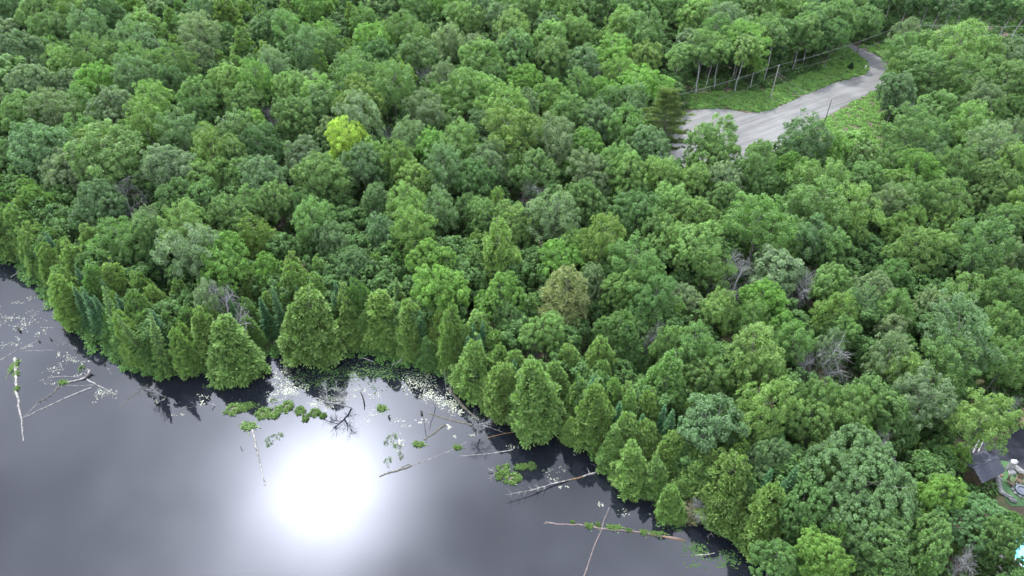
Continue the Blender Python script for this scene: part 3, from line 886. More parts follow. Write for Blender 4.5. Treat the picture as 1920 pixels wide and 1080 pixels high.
# ------------------------------------------------------------------ trees read off the photograph (each list in the coordinates of one 640x360 crop seen at 3x)
CATALOG = {
    (0, 0): [
        (60, 70, 190, 'maple', 'd'), (250, 70, 210, 'maple', 'g'), (400, 50, 210, 'ash', 'l'), (590, 80, 190, 'maple', 'd'), (730, 50, 130, 'maple', 'v'),
        (830, 165, 170, 'maple', 'l'), (780, 80, 110, 'cedar', 'o'), (940, 130, 120, 'cedar', 'd'), (1090, 190, 200, 'ash', 's'), (1160, 50, 160, 'ash', 'b'),
        (1285, 130, 190, 'cedar', 'o'), (1390, 110, 120, 'cedar', 'o'), (1480, 150, 130, 'cedar', 'o'), (1640, 180, 170, 'ash', 'g'), (1740, 60, 140, 'maple', 'v'),
        (1870, 110, 130, 'cedar', 'o'), (480, 170, 190, 'ash', 'b'), (290, 170, 190, 'maple', 'g'), (150, 300, 230, 'maple', 'b'), (370, 380, 190, 'maple', 'l'),
        (540, 330, 210, 'ash', 'g'), (730, 240, 200, 'ash', 'b'), (860, 290, 200, 'maple', 'b'), (1000, 350, 190, 'ash', 'g'), (1120, 310, 140, 'maple', 's'),
        (1360, 290, 170, 'cedar', 'o'), (1530, 360, 160, 'cedar', 'o'), (1700, 290, 180, 'ash', 'b'), (1840, 260, 150, 'maple', 'g'), (1250, 380, 110, 'cedar', 'c'),
        (170, 480, 210, 'maple', 's'), (560, 480, 210, 'maple', 'v'), (760, 440, 220, 'ash', 'b'), (950, 490, 180, 'maple', 'd'), (1110, 550, 200, 'maple', 'g'),
        (1290, 460, 210, 'maple', 'l'), (1440, 460, 190, 'ash', 'v'), (1640, 500, 170, 'maple', 'l'), (1800, 420, 160, 'cedar', 'o'), (1800, 580, 180, 'birch', 'g'),
        (330, 620, 210, 'ash', 's'), (620, 620, 230, 'maple', 's'), (830, 590, 190, 'ash', 'l'), (1120, 640, 150, 'maple', 'd'), (1380, 580, 170, 'maple', 'g'),
        (1650, 680, 210, 'maple', 'g'), (130, 640, 220, 'maple', 'g'), (230, 850, 290, 'maple', 'b'), (450, 760, 180, 'ash', 'g'), (830, 720, 220, 'ash', 'o'),
        (430, 960, 220, 'maple', 's'), (640, 870, 330, 'maple', 'g'), (1000, 760, 210, 'ash', 'b'), (1160, 850, 220, 'ash', 'o'), (1330, 740, 190, 'birch', 'g'),
        (970, 960, 240, 'maple', 's'), (1190, 1010, 170, 'maple', 'l'), (1340, 900, 190, 'maple', 'g'), (1490, 830, 200, 'maple', 'd'), (1680, 880, 180, 'maple', 's'),
        (1480, 990, 240, 'maple', 'b'), (1800, 1000, 230, 'maple', 'g'), (1840, 740, 120, 'ash', 's'), (60, 900, 150, 'maple', 'd'),
    ],
    (640, 0): [
        (60, 130, 120, 'cedar', 'o'), (180, 60, 110, 'spruce', 'o'), (320, 50, 110, 'spruce', 'd'), (420, 60, 130, 'maple', 'g'), (550, 50, 120, 'maple', 'v'),
        (650, 50, 110, 'larch', 'o'), (180, 230, 190, 'maple', 'v'), (350, 190, 180, 'ash', 'g'), (620, 240, 170, 'ash', 's'), (700, 130, 170, 'maple', 'g'),
        (860, 110, 140, 'birch', 'b'), (780, 50, 150, 'maple', 'b'), (960, 180, 230, 'maple', 'l'), (1210, 70, 240, 'maple', 'l'), (1040, 80, 190, 'maple', 'g'),
        (1190, 180, 160, 'maple', 'b'), (1400, 60, 200, 'maple', 'g'), (1340, 190, 170, 'maple', 'l'), (1550, 150, 190, 'maple', 'l'), (1620, 40, 170, 'ash', 'd'),
        (1750, 180, 240, 'ash', 'g'), (1840, 60, 170, 'maple', 'g'), (240, 330, 170, 'maple', 'd'), (420, 310, 200, 'maple', 'g'), (760, 340, 210, 'maple', 'l'),
        (990, 290, 220, 'maple', 'g'), (1170, 320, 210, 'maple', 'g'), (1380, 370, 170, 'birch', 'b'), (1560, 420, 160, 'ash', 'c'), (1730, 340, 180, 'maple', 'c'),
        (1040, 470, 155, 'maple', 'v'), (90, 470, 220, 'ash', 'g'), (290, 500, 240, 'ash', 'g'), (560, 440, 160, 'ash', 's'), (690, 540, 250, 'maple', 'l'),
        (860, 460, 140, 'maple', 'd'), (1170, 540, 150, 'maple', 'l'), (1330, 500, 150, 'ash', 'g'), (1500, 540, 160, 'maple', 'v'), (1650, 590, 180, 'ash', 'b'),
        (460, 620, 180, 'ash', 's'), (100, 680, 230, 'ash', 's'), (900, 640, 240, 'ash', 'o'), (1060, 620, 150, 'ash', 's'), (1170, 670, 110, 'cedar', 'o'),
        (1300, 650, 200, 'maple', 'g'), (1460, 690, 190, 'maple', 'b'), (800, 730, 170, 'maple', 'b'), (970, 760, 290, 'ash', 'o'), (370, 790, 180, 'ash', 's'),
        (490, 840, 190, 'maple', 'v'), (650, 830, 230, 'ash', 'g'), (1200, 800, 240, 'ash', 's'), (1610, 720, 200, 'ash', 'g'), (1750, 840, 240, 'maple', 'b'),
        (110, 940, 230, 'maple', 'b'), (320, 910, 130, 'cedar', 'o'), (830, 910, 190, 'ash', 's'), (1350, 850, 220, 'maple', 'v'), (950, 950, 170, 'maple', 'l'),
        (560, 960, 210, 'ash', 'b'), (1090, 980, 220, 'maple', 'g'), (1560, 940, 220, 'ash', 'g'), (1400, 990, 210, 'maple', 's'), (1620, 1000, 230, 'maple', 'l'),
        (740, 1020, 210, 'maple', 'd'), (1830, 1010, 200, 'maple', 'l'), (400, 1040, 170, 'maple', 'c'),
    ],
    (1280, 0): [
        (60, 100, 190, 'maple', 'l'), (110, 260, 190, 'ash', 'g'), (250, 130, 200, 'ash', 's'), (330, 250, 190, 'ash', 'l'), (440, 60, 210, 'maple', 'g'),
        (480, 200, 150, 'ash', 'g'), (560, 270, 140, 'cedar', 'e'), (660, 180, 200, 'maple', 'g'), (740, 90, 150, 'maple', 'b'), (880, 110, 200, 'maple', 'g'),
        (850, 200, 170, 'maple', 'd'), (620, 50, 160, 'ash', 'g'), (30, 30, 160, 'maple', 'g'),
        (1230, 200, 130, 'ash', 's'), (1230, 300, 170, 'ash', 'g'), (1330, 270, 170, 'maple', 'l'), (1530, 280, 250, 'ash', 'l'), (1720, 330, 210, 'maple', 'l'),
        (1870, 320, 160, 'ash', 's'), (1180, 410, 110, 'ash', 'c'), (1400, 430, 250, 'maple', 'g'), (1620, 460, 230, 'ash', 'g'), (1830, 470, 230, 'maple', 'g'),
        (1210, 540, 200, 'maple', 'b'), (1370, 640, 210, 'maple', 'g'), (1270, 740, 240, 'ash', 'g'), (1410, 770, 160, 'ash', 'b'), (1530, 590, 140, 'maple', 'v'),
        (1680, 590, 180, 'ash', 's'), (1620, 720, 200, 'ash', 'c'), (1740, 670, 120, 'ash', 'g'), (1860, 620, 140, 'maple', 'g'), (1860, 760, 150, 'ash', 's'),
        (180, 770, 250, 'ash', 'g'), (660, 790, 240, 'ash', 'b'), (950, 830, 190, 'sapling', 'l'), (820, 870, 190, 'maple', 'v'), (1020, 900, 200, 'sapling', 'g'),
        (420, 930, 200, 'ash', 'g'), (170, 930, 200, 'maple', 'g'), (590, 950, 160, 'maple', 'v'), (60, 1030, 190, 'maple', 'l'), (250, 1030, 190, 'maple', 's'),
        (760, 1030, 250, 'ash', 'l'), (1000, 1030, 180, 'maple', 'g'), (1160, 930, 170, 'ash', 'g'), (1320, 950, 210, 'ash', 'v'), (1720, 860, 240, 'ash', 's'),
        (1560, 960, 220, 'ash', 'g'), (1850, 930, 220, 'ash', 'l'), (1730, 1040, 230, 'maple', 'g'), (440, 1040, 160, 'maple', 'g'), (1210, 1050, 170, 'maple', 'c'),
        (1560, 220, 110, 'birch', 's'), (440, 850, 100, 'sapling', 'c'), (1100, 1060, 120, 'dead', 'w'),
    ],
    (0, 360): [
        (60, 230, 170, 'cedar', 'c'), (150, 150, 150, 'cedar', 'c'), (340, 120, 140, 'cedar', 'e'), (220, 300, 170, 'cedar', 'c'), (400, 240, 130, 'cedar', 'c'),
        (300, 420, 150, 'cedar', 'c'), (430, 430, 190, 'cedar', 'c'), (540, 330, 190, 'cedar', 'c'), (380, 600, 190, 'cedar', 'c'), (680, 290, 220, 'ash', 'g'),
        (840, 230, 210, 'maple', 'g'), (830, 160, 150, 'maple', 's'), (1050, 170, 190, 'maple', 'l'), (1060, 360, 300, 'ash', 's'), (1270, 440, 260, 'maple', 'v'),
        (1460, 290, 190, 'larch', 'o'), (1300, 160, 220, 'maple', 'g'), (1560, 60, 190, 'maple', 'g'), (1770, 180, 210, 'ash', 'g'), (1870, 290, 170, 'maple', 'b'),
        (660, 540, 210, 'cedar', 'c'), (800, 580, 160, 'cedar', 'c'), (900, 620, 150, 'cedar', 'c'), (1010, 620, 170, 'cedar', 'c'), (530, 600, 120, 'cedar', 'c'),
        (1520, 450, 160, 'maple', 'v'), (1640, 470, 190, 'cedar', 'o'), (1810, 470, 150, 'cedar', 'c'), (1730, 740, 310, 'cedar', 'c'), (1300, 890, 270, 'cedar', 'c'),
        (1040, 900, 160, 'cedar', 'c'), (860, 440, 90, 'spruce', 'k'), (910, 460, 70, 'spruce', 'k'), (1500, 720, 110, 'spruce', 'k'), (1860, 590, 90, 'spruce', 'k'),
        (1900, 700, 110, 'spruce', 'k'), (1420, 560, 130, 'larch', 'o'), (1180, 620, 170, 'ash', 's'), (870, 880, 150, 'cedar', 'e'), (1000, 60, 190, 'maple', 'd'),
        (560, 60, 230, 'maple', 'b'), (200, 60, 150, 'maple', 'v'), (740, 60, 190, 'dead', 'w'), (480, 660, 110, 'spruce', 'k'), (340, 500, 60, 'spruce', 'k'),
        (1130, 60, 170, 'maple', 'g'), (1400, 60, 170, 'ash', 'g'), (1680, 110, 130, 'maple', 'd'),
    ],
    (640, 360): [
        (70, 420, 190, 'maple', 'b'), (180, 460, 150, 'cedar', 'c'), (210, 700, 230, 'cedar', 'c'), (80, 620, 110, 'spruce', 'k'), (330, 640, 140, 'spruce', 'e'),
        (580, 640, 120, 'spruce', 'k'), (455, 800, 120, 'spruce', 'k'), (320, 470, 150, 'cedar', 'e'), (480, 400, 200, 'maple', 'v'), (560, 560, 260, 'maple', 'v'),
        (780, 340, 160, 'cedar', 'c'), (740, 410, 150, 'maple', 'l'), (900, 370, 250, 'larch', 'o'), (970, 190, 200, 'maple', 'l'), (1180, 160, 250, 'ash', 's'),
        (870, 590, 240, 'maple', 'v'), (850, 150, 190, 'maple', 'g'), (1270, 310, 150, 'maple', 'l'), (1240, 420, 210, 'maple', 'v'), (1450, 290, 240, 'ash', 'o'),
        (1660, 400, 250, 'ash', 'g'), (1570, 560, 190, 'maple', 'l'), (1430, 540, 160, 'maple', 's'), (1150, 800, 190, 'maple', 'c'), (770, 800, 210, 'cedar', 'c'),
        (1070, 700, 140, 'cedar', 'c'), (960, 720, 160, 'maple', 'd'), (1230, 640, 255, 'larch', 't'), (1560, 760, 190, 'maple', 'g'), (1840, 300, 220, 'maple', 'l'),
        (1780, 230, 190, 'ash', 'g'), (1650, 120, 240, 'maple', 'd'), (1850, 80, 220, 'maple', 'l'), (1380, 60, 200, 'maple', 'g'), (350, 60, 200, 'ash', 'c'),
        (180, 50, 160, 'maple', 'b'), (230, 240, 170, 'maple', 'b'), (420, 230, 240, 'ash', 'o'), (560, 110, 180, 'ash', 'b'), (720, 120, 160, 'maple', 'd'),
        (740, 990, 230, 'cedar', 'c'), (880, 980, 170, 'cedar', 'c'), (1000, 1000, 180, 'cedar', 'c'), (1120, 1040, 150, 'cedar', 'c'), (1290, 1000, 190, 'cedar', 'c'),
        (1460, 940, 190, 'cedar', 'c'), (1620, 880, 220, 'cedar', 'e'), (1450, 1040, 150, 'cedar', 'c'), (1740, 840, 170, 'cedar', 'e'), (1860, 880, 170, 'maple', 'l'),
        (1900, 600, 170, 'maple', 's'), (1780, 600, 240, 'ash', 'd'), (1860, 760, 170, 'cedar', 'c'), (660, 700, 100, 'spruce', 'k'), (500, 900, 120, 'cedar', 'e'),
        (1060, 880, 110, 'dead', 'w'), (1040, 60, 170, 'dead', 'w'),
    ],
    (800, 630): [
        (620, 350, 310, 'cedar', 'c'), (410, 270, 230, 'cedar', 'c'), (960, 250, 150, 'cedar', 'c'), (950, 440, 250, 'cedar', 'c'), (1110, 370, 170, 'cedar', 'c'),
        (1310, 290, 310, 'cedar', 'e'), (1450, 240, 150, 'cedar', 'c'), (1580, 240, 200, 'maple', 'g'), (1600, 450, 260, 'birch', 'b'), (1130, 560, 190, 'cedar', 'c'),
        (1250, 590, 170, 'cedar', 'c'), (1160, 740, 210, 'cedar', 'c'), (1370, 680, 200, 'cedar', 'c'), (1300, 800, 170, 'cedar', 'c'), (1390, 940, 150, 'cedar', 'c'),
        (1880, 700, 200, 'maple', 'b'), (820, 345, 60, 'larch', 't'), (1690, 330, 170, 'cedar', 'c'), (1480, 440, 160, 'cedar', 'c'), (1050, 640, 170, 'cedar', 'c'),
        (1490, 800, 170, 'cedar', 'c'), (1700, 620, 170, 'cedar', 'e'), (820, 520, 110, 'cedar', 'c'),
    ],
    (1280, 360): [
        (110, 160, 230, 'maple', 'l'), (50, 310, 250, 'maple', 'l'), (430, 210, 320, 'ash', 'e'), (180, 430, 190, 'ash', 'g'), (730, 80, 280, 'ash', 'g'),
        (950, 130, 250, 'ash', 'l'), (700, 260, 200, 'ash', 'b'), (590, 310, 150, 'ash', 'l'), (850, 310, 190, 'ash', 'g'), (1340, 340, 240, 'maple', 'l'),
        (1500, 90, 230, 'ash', 'g'), (1690, 310, 280, 'ash', 'g'), (1790, 170, 200, 'maple', 'g'), (1140, 460, 150, 'ash', 'e'), (800, 540, 200, 'maple', 'l'),
        (1060, 560, 190, 'maple', 's'), (970, 630, 170, 'ash', 'b'), (830, 680, 200, 'ash', 'o'), (460, 640, 190, 'maple', 'v'), (210, 690, 220, 'maple', 'l'),
        (50, 640, 150, 'maple', 's'), (400, 730, 170, 'ash', 'g'), (540, 770, 150, 'maple', 'v'), (370, 900, 290, 'ash', 'l'), (90, 880, 220, 'ash', 'g'),
        (630, 850, 190, 'ash', 'g'), (800, 870, 150, 'ash', 's'), (900, 800, 180, 'maple', 'e'), (1190, 800, 140, 'birch', 's'), (1380, 660, 150, 'maple', 's'),
        (1540, 800, 320, 'ash', 'b'), (1540, 560, 200, 'ash', 'g'), (1830, 570, 240, 'ash', 'g'), (1850, 370, 150, 'ash', 's'), (1200, 660, 180, 'ash', 'e'),
        (1150, 930, 230, 'ash', 's'), (1430, 960, 260, 'ash', 'g'), (1810, 950, 230, 'ash', 'g'), (1740, 750, 200, 'ash', 'g'), (1210, 1040, 190, 'ash', 'c'),
        (1290, 190, 150, 'ash', 'o'), (1460, 190, 150, 'ash', 'c'), (1230, 220, 140, 'ash', 'c'), (1150, 60, 190, 'ash', 's'), (1300, 60, 190, 'ash', 'g'),
        (490, 1040, 170, 'maple', 'c'), (100, 1030, 190, 'cedar', 'c'), (280, 70, 190, 'maple', 'g'),
    ],
    (1280, 720): [
        (150, 260, 260, 'birch', 'b'), (420, 160, 300, 'ash', 'o'), (720, 90, 220, 'ash', 'g'), (740, 250, 220, 'maple', 'g'), (920, 130, 240, 'ash', 'g'),
        (1100, 120, 240, 'maple', 'g'), (1390, 120, 280, 'ash', 's'), (1690, 200, 290, 'ash', 'c'), (490, 420, 200, 'maple', 'b'), (1040, 330, 160, 'maple', 'v'),
        (800, 430, 190, 'ash', 'g'), (1010, 605, 560, 'great', 'm'), (250, 600, 290, 'cedar', 'c'), (470, 760, 280, 'cedar', 'c'), (690, 690, 250, 'maple', 'e'),
        (790, 960, 260, 'maple', 'v'), (1080, 880, 290, 'maple', 'g'), (1380, 900, 250, 'maple', 'g'), (1640, 775, 330, 'great', 'm'), (1440, 640, 220, 'maple', 'v'),
        (1210, 1020, 220, 'cedar', 'c'), (1600, 880, 130, 'cedar', 'c'), (520, 980, 200, 'maple', 'e'), (60, 160, 170, 'cedar', 'e'),
        (1400, 420, 150, 'sapling', 'e'), (1540, 430, 140, 'sapling', 'v'), (1790, 860, 170, 'maple', 'g'), (1200, 250, 160, 'maple', 'e'), (640, 560, 150, 'maple', 'e'),
        (1820, 800, 120, 'maple', 'g'), (1700, 980, 110, 'sapling', 'g'), (1850, 60, 130, 'dead', 'w'), (1580, 1000, 160, 'dead', 'w'), (60, 420, 190, 'cedar', 'c'),
    ],
}
for (ox, oy), rows in CATALOG.items():
    for (cx, cy, w, kind, col) in rows:
        hero(ox + cx / 3, oy + cy / 3, w / 3 * (0.96 if kind == 'cedar' else 1.06), kind, col)

# named individuals that stand out in the photograph
hero(652, 268, 64, 'maple', 'y', 'bright yellow crowned tree standing out above the green forest left of centre', hscale=1.2, variant=0)
hero(695, 300, 60, 'ash', 'c', 'yellowish green tree just right of the bright yellow tree')
hero(640, 275, 45, 'ash', 'o', 'thin olive tree against the left side of the bright yellow tree', hscale=0.9)
hero(1256, 228, 96, 'pine', 'p', 'tall open pine with layered dark olive boughs at the left gravel clearing end', variant=0)
hero(1055, 566, 80, 'larch', 't', 'tan and straw coloured conifer standing alone above the green cedars')
hero(1450, 508, 92, 'basswood', 's', 'dome shaped pale creamy green tree between two bare grey trees', variant=0)
for (x, y, w, lab, v) in [
        (1380, 525, 72, 'bare dead tree just left of the dome shaped pale tree', 0),
        (1488, 548, 56, 'small bare dead tree just right of the dome shaped pale tree', 1),
        (1226, 645, 46, 'bare dead tree with forked white branches above the shore cedars', 2),
        (1592, 688, 60, 'bare dead tree with upright forked limbs right of centre in the broadleaf forest', 3),
        (1505, 690, 50, 'sparse dead branches left of the upright forked dead tree', 4),
        (420, 592, 82, 'large bare dead tree leaning among the cedars of the left bank', 0),
        (788, 148, 34, 'small dead snag between crowns in the upper middle of the forest', 1),
        (1128, 150, 38, 'dead snag just right of the round vivid green tree', 2),
        (1690, 232, 46, 'grey dead tree right of the roadside clearing', 3),
        (1655, 855, 60, 'fallen grey branches of a dead tree at the top of the large maple', 4),
        (1885, 175, 40, 'grey dead branches near the right edge above the broadleaf trees', 0)]:
    hero(x, y, w * 1.15, 'dead', 'w', lab, variant=v, hscale=1.15)
# slim leaning spruces on the left bank
for (x, y, w, tl, lab) in [(213, 615, 44, -0.16, 'slim spruce leaning out to the left over the left bank, tallest of the leaning three'),
                           (262, 640, 40, -0.1, 'slim spruce behind the leaning spruces of the left bank'),
                           (290, 655, 44, -0.12, 'slim spruce leaning left at the tip of the left bank')]:
    hero(x, y, w, 'spruce', 'e', lab, hgt=12.0, tilt=(0, tl))

# trees of the forest walls behind the road: bases on the ground, bare stems showing
for (bx, by, H, w, col) in [(1305, 174, 14, 6.5, 'g'), (1322, 166, 13, 5, 'l'), (1338, 170, 13, 5.5, 'g'), (1378, 172, 14, 6.5, 'l'), (1372, 150, 13, 6, 'd'), (1405, 168, 9, 4.5, 'v'),
                            (1432, 150, 15, 6, 'g'), (1462, 140, 14, 6, 'd'), (1484, 134, 15, 6.5, 'g'), (1505, 122, 14, 6, 'd'), (1524, 112, 15, 6.5, 'g'),
                            (1548, 100, 14, 6, 'g'), (1560, 88, 13, 6, 'd'), (1575, 76, 14, 6.5, 'g'), (1600, 70, 14, 6, 'd'), (1625, 68, 13, 6, 'g'),
                            (1650, 62, 14, 6, 'd'), (1680, 68, 13, 5, 'd'), (1715, 72, 14, 6, 'd'), (1738, 70, 14, 5, 'd'), (1758, 88, 15, 6.5, 'd'),
                            (1790, 60, 14, 6, 'd'), (1800, 78, 14, 6, 'd'), (1818, 82, 15, 6.5, 'd'), (1840, 84, 13, 6, 'd'), (1865, 84, 14, 6.5, 'g'), (1890, 82, 14, 6, 'd'), (1915, 80, 14, 6, 'd')]:
    g = ground(bx, by)
    place_tree('tall', col, (g.x, g.y, g.z), w / 2 * 1.15, H)

# ------------------------------------------------------------------ filling the rest of the forest
placed = [(t['x'], t['y'], t['r'], t['H']) for t in TREES]
XY = [(a, b) for a, b, _, _ in placed]


def clear_ok(x, y, z, r, H, kind):
    lo = 0.3 if kind in ('cedar', 'spruce', 'sapling') else 0.28
    zs = np.linspace(z + H * (0.05 if kind in ('cedar', 'spruce', 'sapling') else lo), z + H * 0.97, 4)
    pts = []
    for k, zz in enumerate(zs):
        f = [0.9, 1.0, 0.8, 0.3][k]
        for a in np.linspace(0, 2 * math.pi, 8, endpoint=False):
            q = project((x + math.cos(a) * r * f, y + math.sin(a) * r * f, zz))
            pts.append(q[:2])
    pts = np.array(pts)
    for q_, poly in enumerate(CLEAR):
        if in_poly(pts - (np.array([-4, 14]) if q_ == 0 else 0), poly).any():
            return False
        if q_ > 1:
            c_, h_ = (pts.max(0) + pts.min(0)) / 2, (pts.max(0) - pts.min(0)) / 2
            if ((((poly - c_) / h_) ** 2).sum(1) < 1).any() or ((((poly.mean(0) - c_) / h_) ** 2).sum() < 1):
                return False
    return True


def fill(n_try, spacing, seed, size=(3.2, 5.2), kinds=None):
    rng = random.Random(seed)
    made = 0
    arr = np.array([(t['x'], t['y']) for t in TREES]); rad = np.array([t['r'] for t in TREES])
    for _ in range(n_try):
        py = rng.uniform(8, 1140)
        px = rng.uniform(-45, 1965)
        # even density on the ground rather than in the picture
        g = at(px, py, 1.0)
        dep = g.y * CP + (CAM_H - 1) * SP
        if rng.random() > (dep / 330.0) ** 3 * 8:
            continue
        x, y = g.x, g.y
        P = np.array([[x, y]])
        if in_poly(P, WATER_POLY)[0] or in_poly(P, ROAD_W)[0] or any(in_poly(P, v)[0] for v in VERGE_W):
            continue
        ds = dist_line(P, SHORE)[0]
        if ds < 1.6:
            continue
        shore_zone = ds < 13
        olive_zone = 330 < px < 640 and py < 190
        u = rng.random()
        if shore_zone:
            kind = 'cedar' if u < 0.86 else ('spruce' if u < 0.95 else 'birch')
        elif olive_zone:
            kind = 'cedar' if u < 0.4 else ('maple' if u < 0.6 else ('spruce' if u < 0.7 else 'ash'))
        else:
            kind = 'maple' if u < 0.42 else ('ash' if u < 0.78 else ('birch' if u < 0.83 else 'tall' if u < 0.86 else ('basswood' if u < 0.91 else ('cedar' if u < 0.96 else ('larch' if u < 0.975 else 'dead')))))
        col = {'maple': rng.choice('gggdbllvscoe'), 'ash': rng.choice('gggbsolvoec'), 'birch': rng.choice('gbsl'), 'tall': rng.choice('gls'), 'basswood': rng.choice('gls'),
               'cedar': rng.choice('ccce') if shore_zone else rng.choice('ooce'), 'spruce': 'k', 'larch': 'o', 'dead': 'w'}[kind]
        r = {'cedar': rng.uniform(2.2, 3.2), 'spruce': rng.uniform(1.3, 1.9), 'birch': rng.uniform(2.3, 3.2), 'tall': rng.uniform(2.8, 3.8), 'dead': rng.uniform(1.6, 2.4), 'larch': rng.uniform(2.0, 2.8)}.get(kind, rng.uniform(*size))
        d = np.hypot(arr[:, 0] - x, arr[:, 1] - y)
        if (d < spacing * (r + rad)).any():
            continue
        a, b = RATIO[kind]
        H = min(15.5, a * r + b) * rng.uniform(0.85, 1.1)
        z = gz(x, y)
        if not clear_ok(x, y, z, r, H, kind):
            continue
        place_tree(kind, col, (x, y, z), r, H)
        arr = np.vstack([arr, [x, y]]); rad = np.append(rad, r)
        made += 1
    return made


from collections import Counter
print("cat", Counter(t["kind"] for t in TREES))
n1 = fill(6000, 0.84, 11, (2.8, 6.0))


def shore_row(seed):
    rng = random.Random(seed)
    line = resample(SHORE, 400)
    arr = np.array([(t['x'], t['y'], t['r']) for t in TREES])
    made = 0
    for off in (2.4, 4.6):
        for i in range(2, 396):
            d = line[i + 1] - line[i - 1]
            nrm = np.array([-d[1], d[0]]) / (np.hypot(*d) + 1e-9)
            q = line[i] + nrm * off + np.array([rng.uniform(-0.7, 0.7), rng.uniform(-0.5, 0.5)])
            if in_poly(q[None], WATER_POLY)[0] or in_poly(q[None], YARD_W)[0]:
                continue
            kind = 'cedar' if rng.random() < 0.82 else 'spruce'
            r = rng.uniform(1.6, 2.5) if kind == 'cedar' else rng.uniform(1.3, 1.7)
            dd = np.hypot(arr[:, 0] - q[0], arr[:, 1] - q[1])
            if (dd < 0.46 * (r + arr[:, 2])).any():
                continue
            px, py, _ = project((q[0], q[1], 3))
            if not (-50 < px < 1970 and py < 1110):
                continue
            a, b = RATIO[kind]
            H = (a * r + b) * rng.uniform(0.85, 1.3)
            z = gz(*q)
            if not clear_ok(q[0], q[1], z, r, H, kind):
                continue
            place_tree(kind, rng.choice('ceec') if kind == 'cedar' else 'k', (q[0], q[1], z), r, H)
            arr = np.vstack([arr, [q[0], q[1], r]]); made += 1
    return made


YARD_W = np.array([ground(*p)[:2] for p in [(1795, 910), (1806, 862), (1826, 828), (1870, 810), (1925, 760), (2000, 730), (2050, 950), (1930, 1070), (1895, 1060), (1890, 960), (1868, 912)]])
n2 = shore_row(5)
print("trees", len(TREES), n1, n2, Counter(t["kind"] for t in TREES), sum(1 for t in TREES if -20<t["px"]<1940 and -20<t["py"]<1100))


# ------------------------------------------------------------------ undergrowth and ground cover: one object each, many clumps
def clump_mesh(name, seed, n, rad, h, leaf, mat, up=0.5):
    rng = np.random.default_rng(seed)
    d = rdir(rng, n); d[:, 2] = np.abs(d[:, 2])
    P = d * np.array([rad, rad, h]) * rng.uniform(0.55, 1.0, (n, 1))
    N = unit(d * 0.5 + np.array([0, 0, up]) + rng.normal(size=(n, 3)) * 0.4)
    T = unit(np.cross(N, rdir(rng, n)) + d * 0.4)
    s = rng.uniform(0.7, 1.3, n)
    V, F = kites(P, T, N, leaf[0] * s, leaf[1] * s)
    return mesh_quads(name, V, F, mat, np.clip(rng.normal(0.42, 0.18, n), 0, 1))


def scatter(name, pts, scales, protos, label, cat):
    """joins many clumps into one stuff object through an instancing modifier"""
    me = bpy.data.meshes.new(name)
    me.from_pydata([tuple(p) for p in pts], [], [])
    a = me.attributes.new('size', 'FLOAT', 'POINT')
    a.data.foreach_set('value', np.asarray(scales, np.float32))
    o = bpy.data.objects.new(name, me)
    link(o); tag(o, label, cat, kind='stuff')
    ng = bpy.data.node_groups.new(name, 'GeometryNodeTree')
    ng.interface.new_socket('Geometry', in_out='INPUT', socket_type='NodeSocketGeometry')
    ng.interface.new_socket('Geometry', in_out='OUTPUT', socket_type='NodeSocketGeometry')
    N, L = ng.nodes, ng.links
    gi, go = N.new('NodeGroupInput'), N.new('NodeGroupOutput')
    jn = N.new('GeometryNodeJoinGeometry')
    att = N.new('GeometryNodeInputNamedAttribute'); att.data_type = 'FLOAT'; att.inputs['Name'].default_value = 'size'
    rv = N.new('FunctionNodeRandomValue'); rv.data_type = 'FLOAT_VECTOR'
    rv.inputs[0].default_value = (-0.15, -0.15, 0); rv.inputs[1].default_value = (0.15, 0.15, 6.28)
    ri = N.new('FunctionNodeRandomValue'); ri.data_type = 'INT'
    ri.inputs['Min'].default_value = 0 if 'Min' in ri.inputs else 0
    gg = N.new('GeometryNodeGeometryToInstance')
    srcs = []
    for p in protos:
        po = bpy.data.objects.new(name + '_clump', p)
        oi = N.new('GeometryNodeObjectInfo'); oi.inputs['Object'].default_value = po; oi.inputs['As Instance'].default_value = True
        srcs.append(oi)
        L.new(oi.outputs['Geometry'], gg.inputs[0])
    iop = N.new('GeometryNodeInstanceOnPoints')
    L.new(gi.outputs[0], iop.inputs['Points'])
    N.remove(gg)
    L.new(srcs[0].outputs['Geometry'], iop.inputs['Instance'])
    L.new(rv.outputs[0], iop.inputs['Rotation'])
    L.new(att.outputs['Attribute'], iop.inputs['Scale'])
    L.new(iop.outputs[0], go.inputs[0])
    md = o.modifiers.new('clumps', 'NODES')
    md.node_group = ng
    return o


def in_any(P, polys):
    m = np.zeros(len(P), bool)
    for q in polys:
        m |= in_poly(P, q)
    return m


YARD = np.array([ground(*p)[:2] for p in [(1795, 910), (1806, 862), (1826, 828), (1870, 810), (1925, 760), (2000, 730), (2050, 950), (1930, 1070), (1895, 1060), (1890, 960), (1868, 912)]])
N_U = 15000
pp = np.stack([npr.uniform(-190, 190, N_U * 2), npr.uniform(20, 290, N_U * 2)], 1)
ok = (~in_poly(pp, WATER_POLY)) & (~in_poly(pp, ROAD_W)) & (~in_any(pp, VERGE_W)) & (~in_poly(pp, YARD)) & (dist_line(pp, SHORE) > 0.3)
ok &= np.abs(pp[:, 0]) < pp[:, 1] * 0.75 + 50
pp = pp[ok]
nr = dist_line(pp, np.vstack([ROAD_W, ROAD_W[:1]]))
pp = pp[nr > 0.8]
pts = np.column_stack([pp, height_np(pp) - 0.05])
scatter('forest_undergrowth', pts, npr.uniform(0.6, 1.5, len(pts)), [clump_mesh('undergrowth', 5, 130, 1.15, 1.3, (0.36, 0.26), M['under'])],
        'low green undergrowth covering the forest floor between the trunks', 'undergrowth')


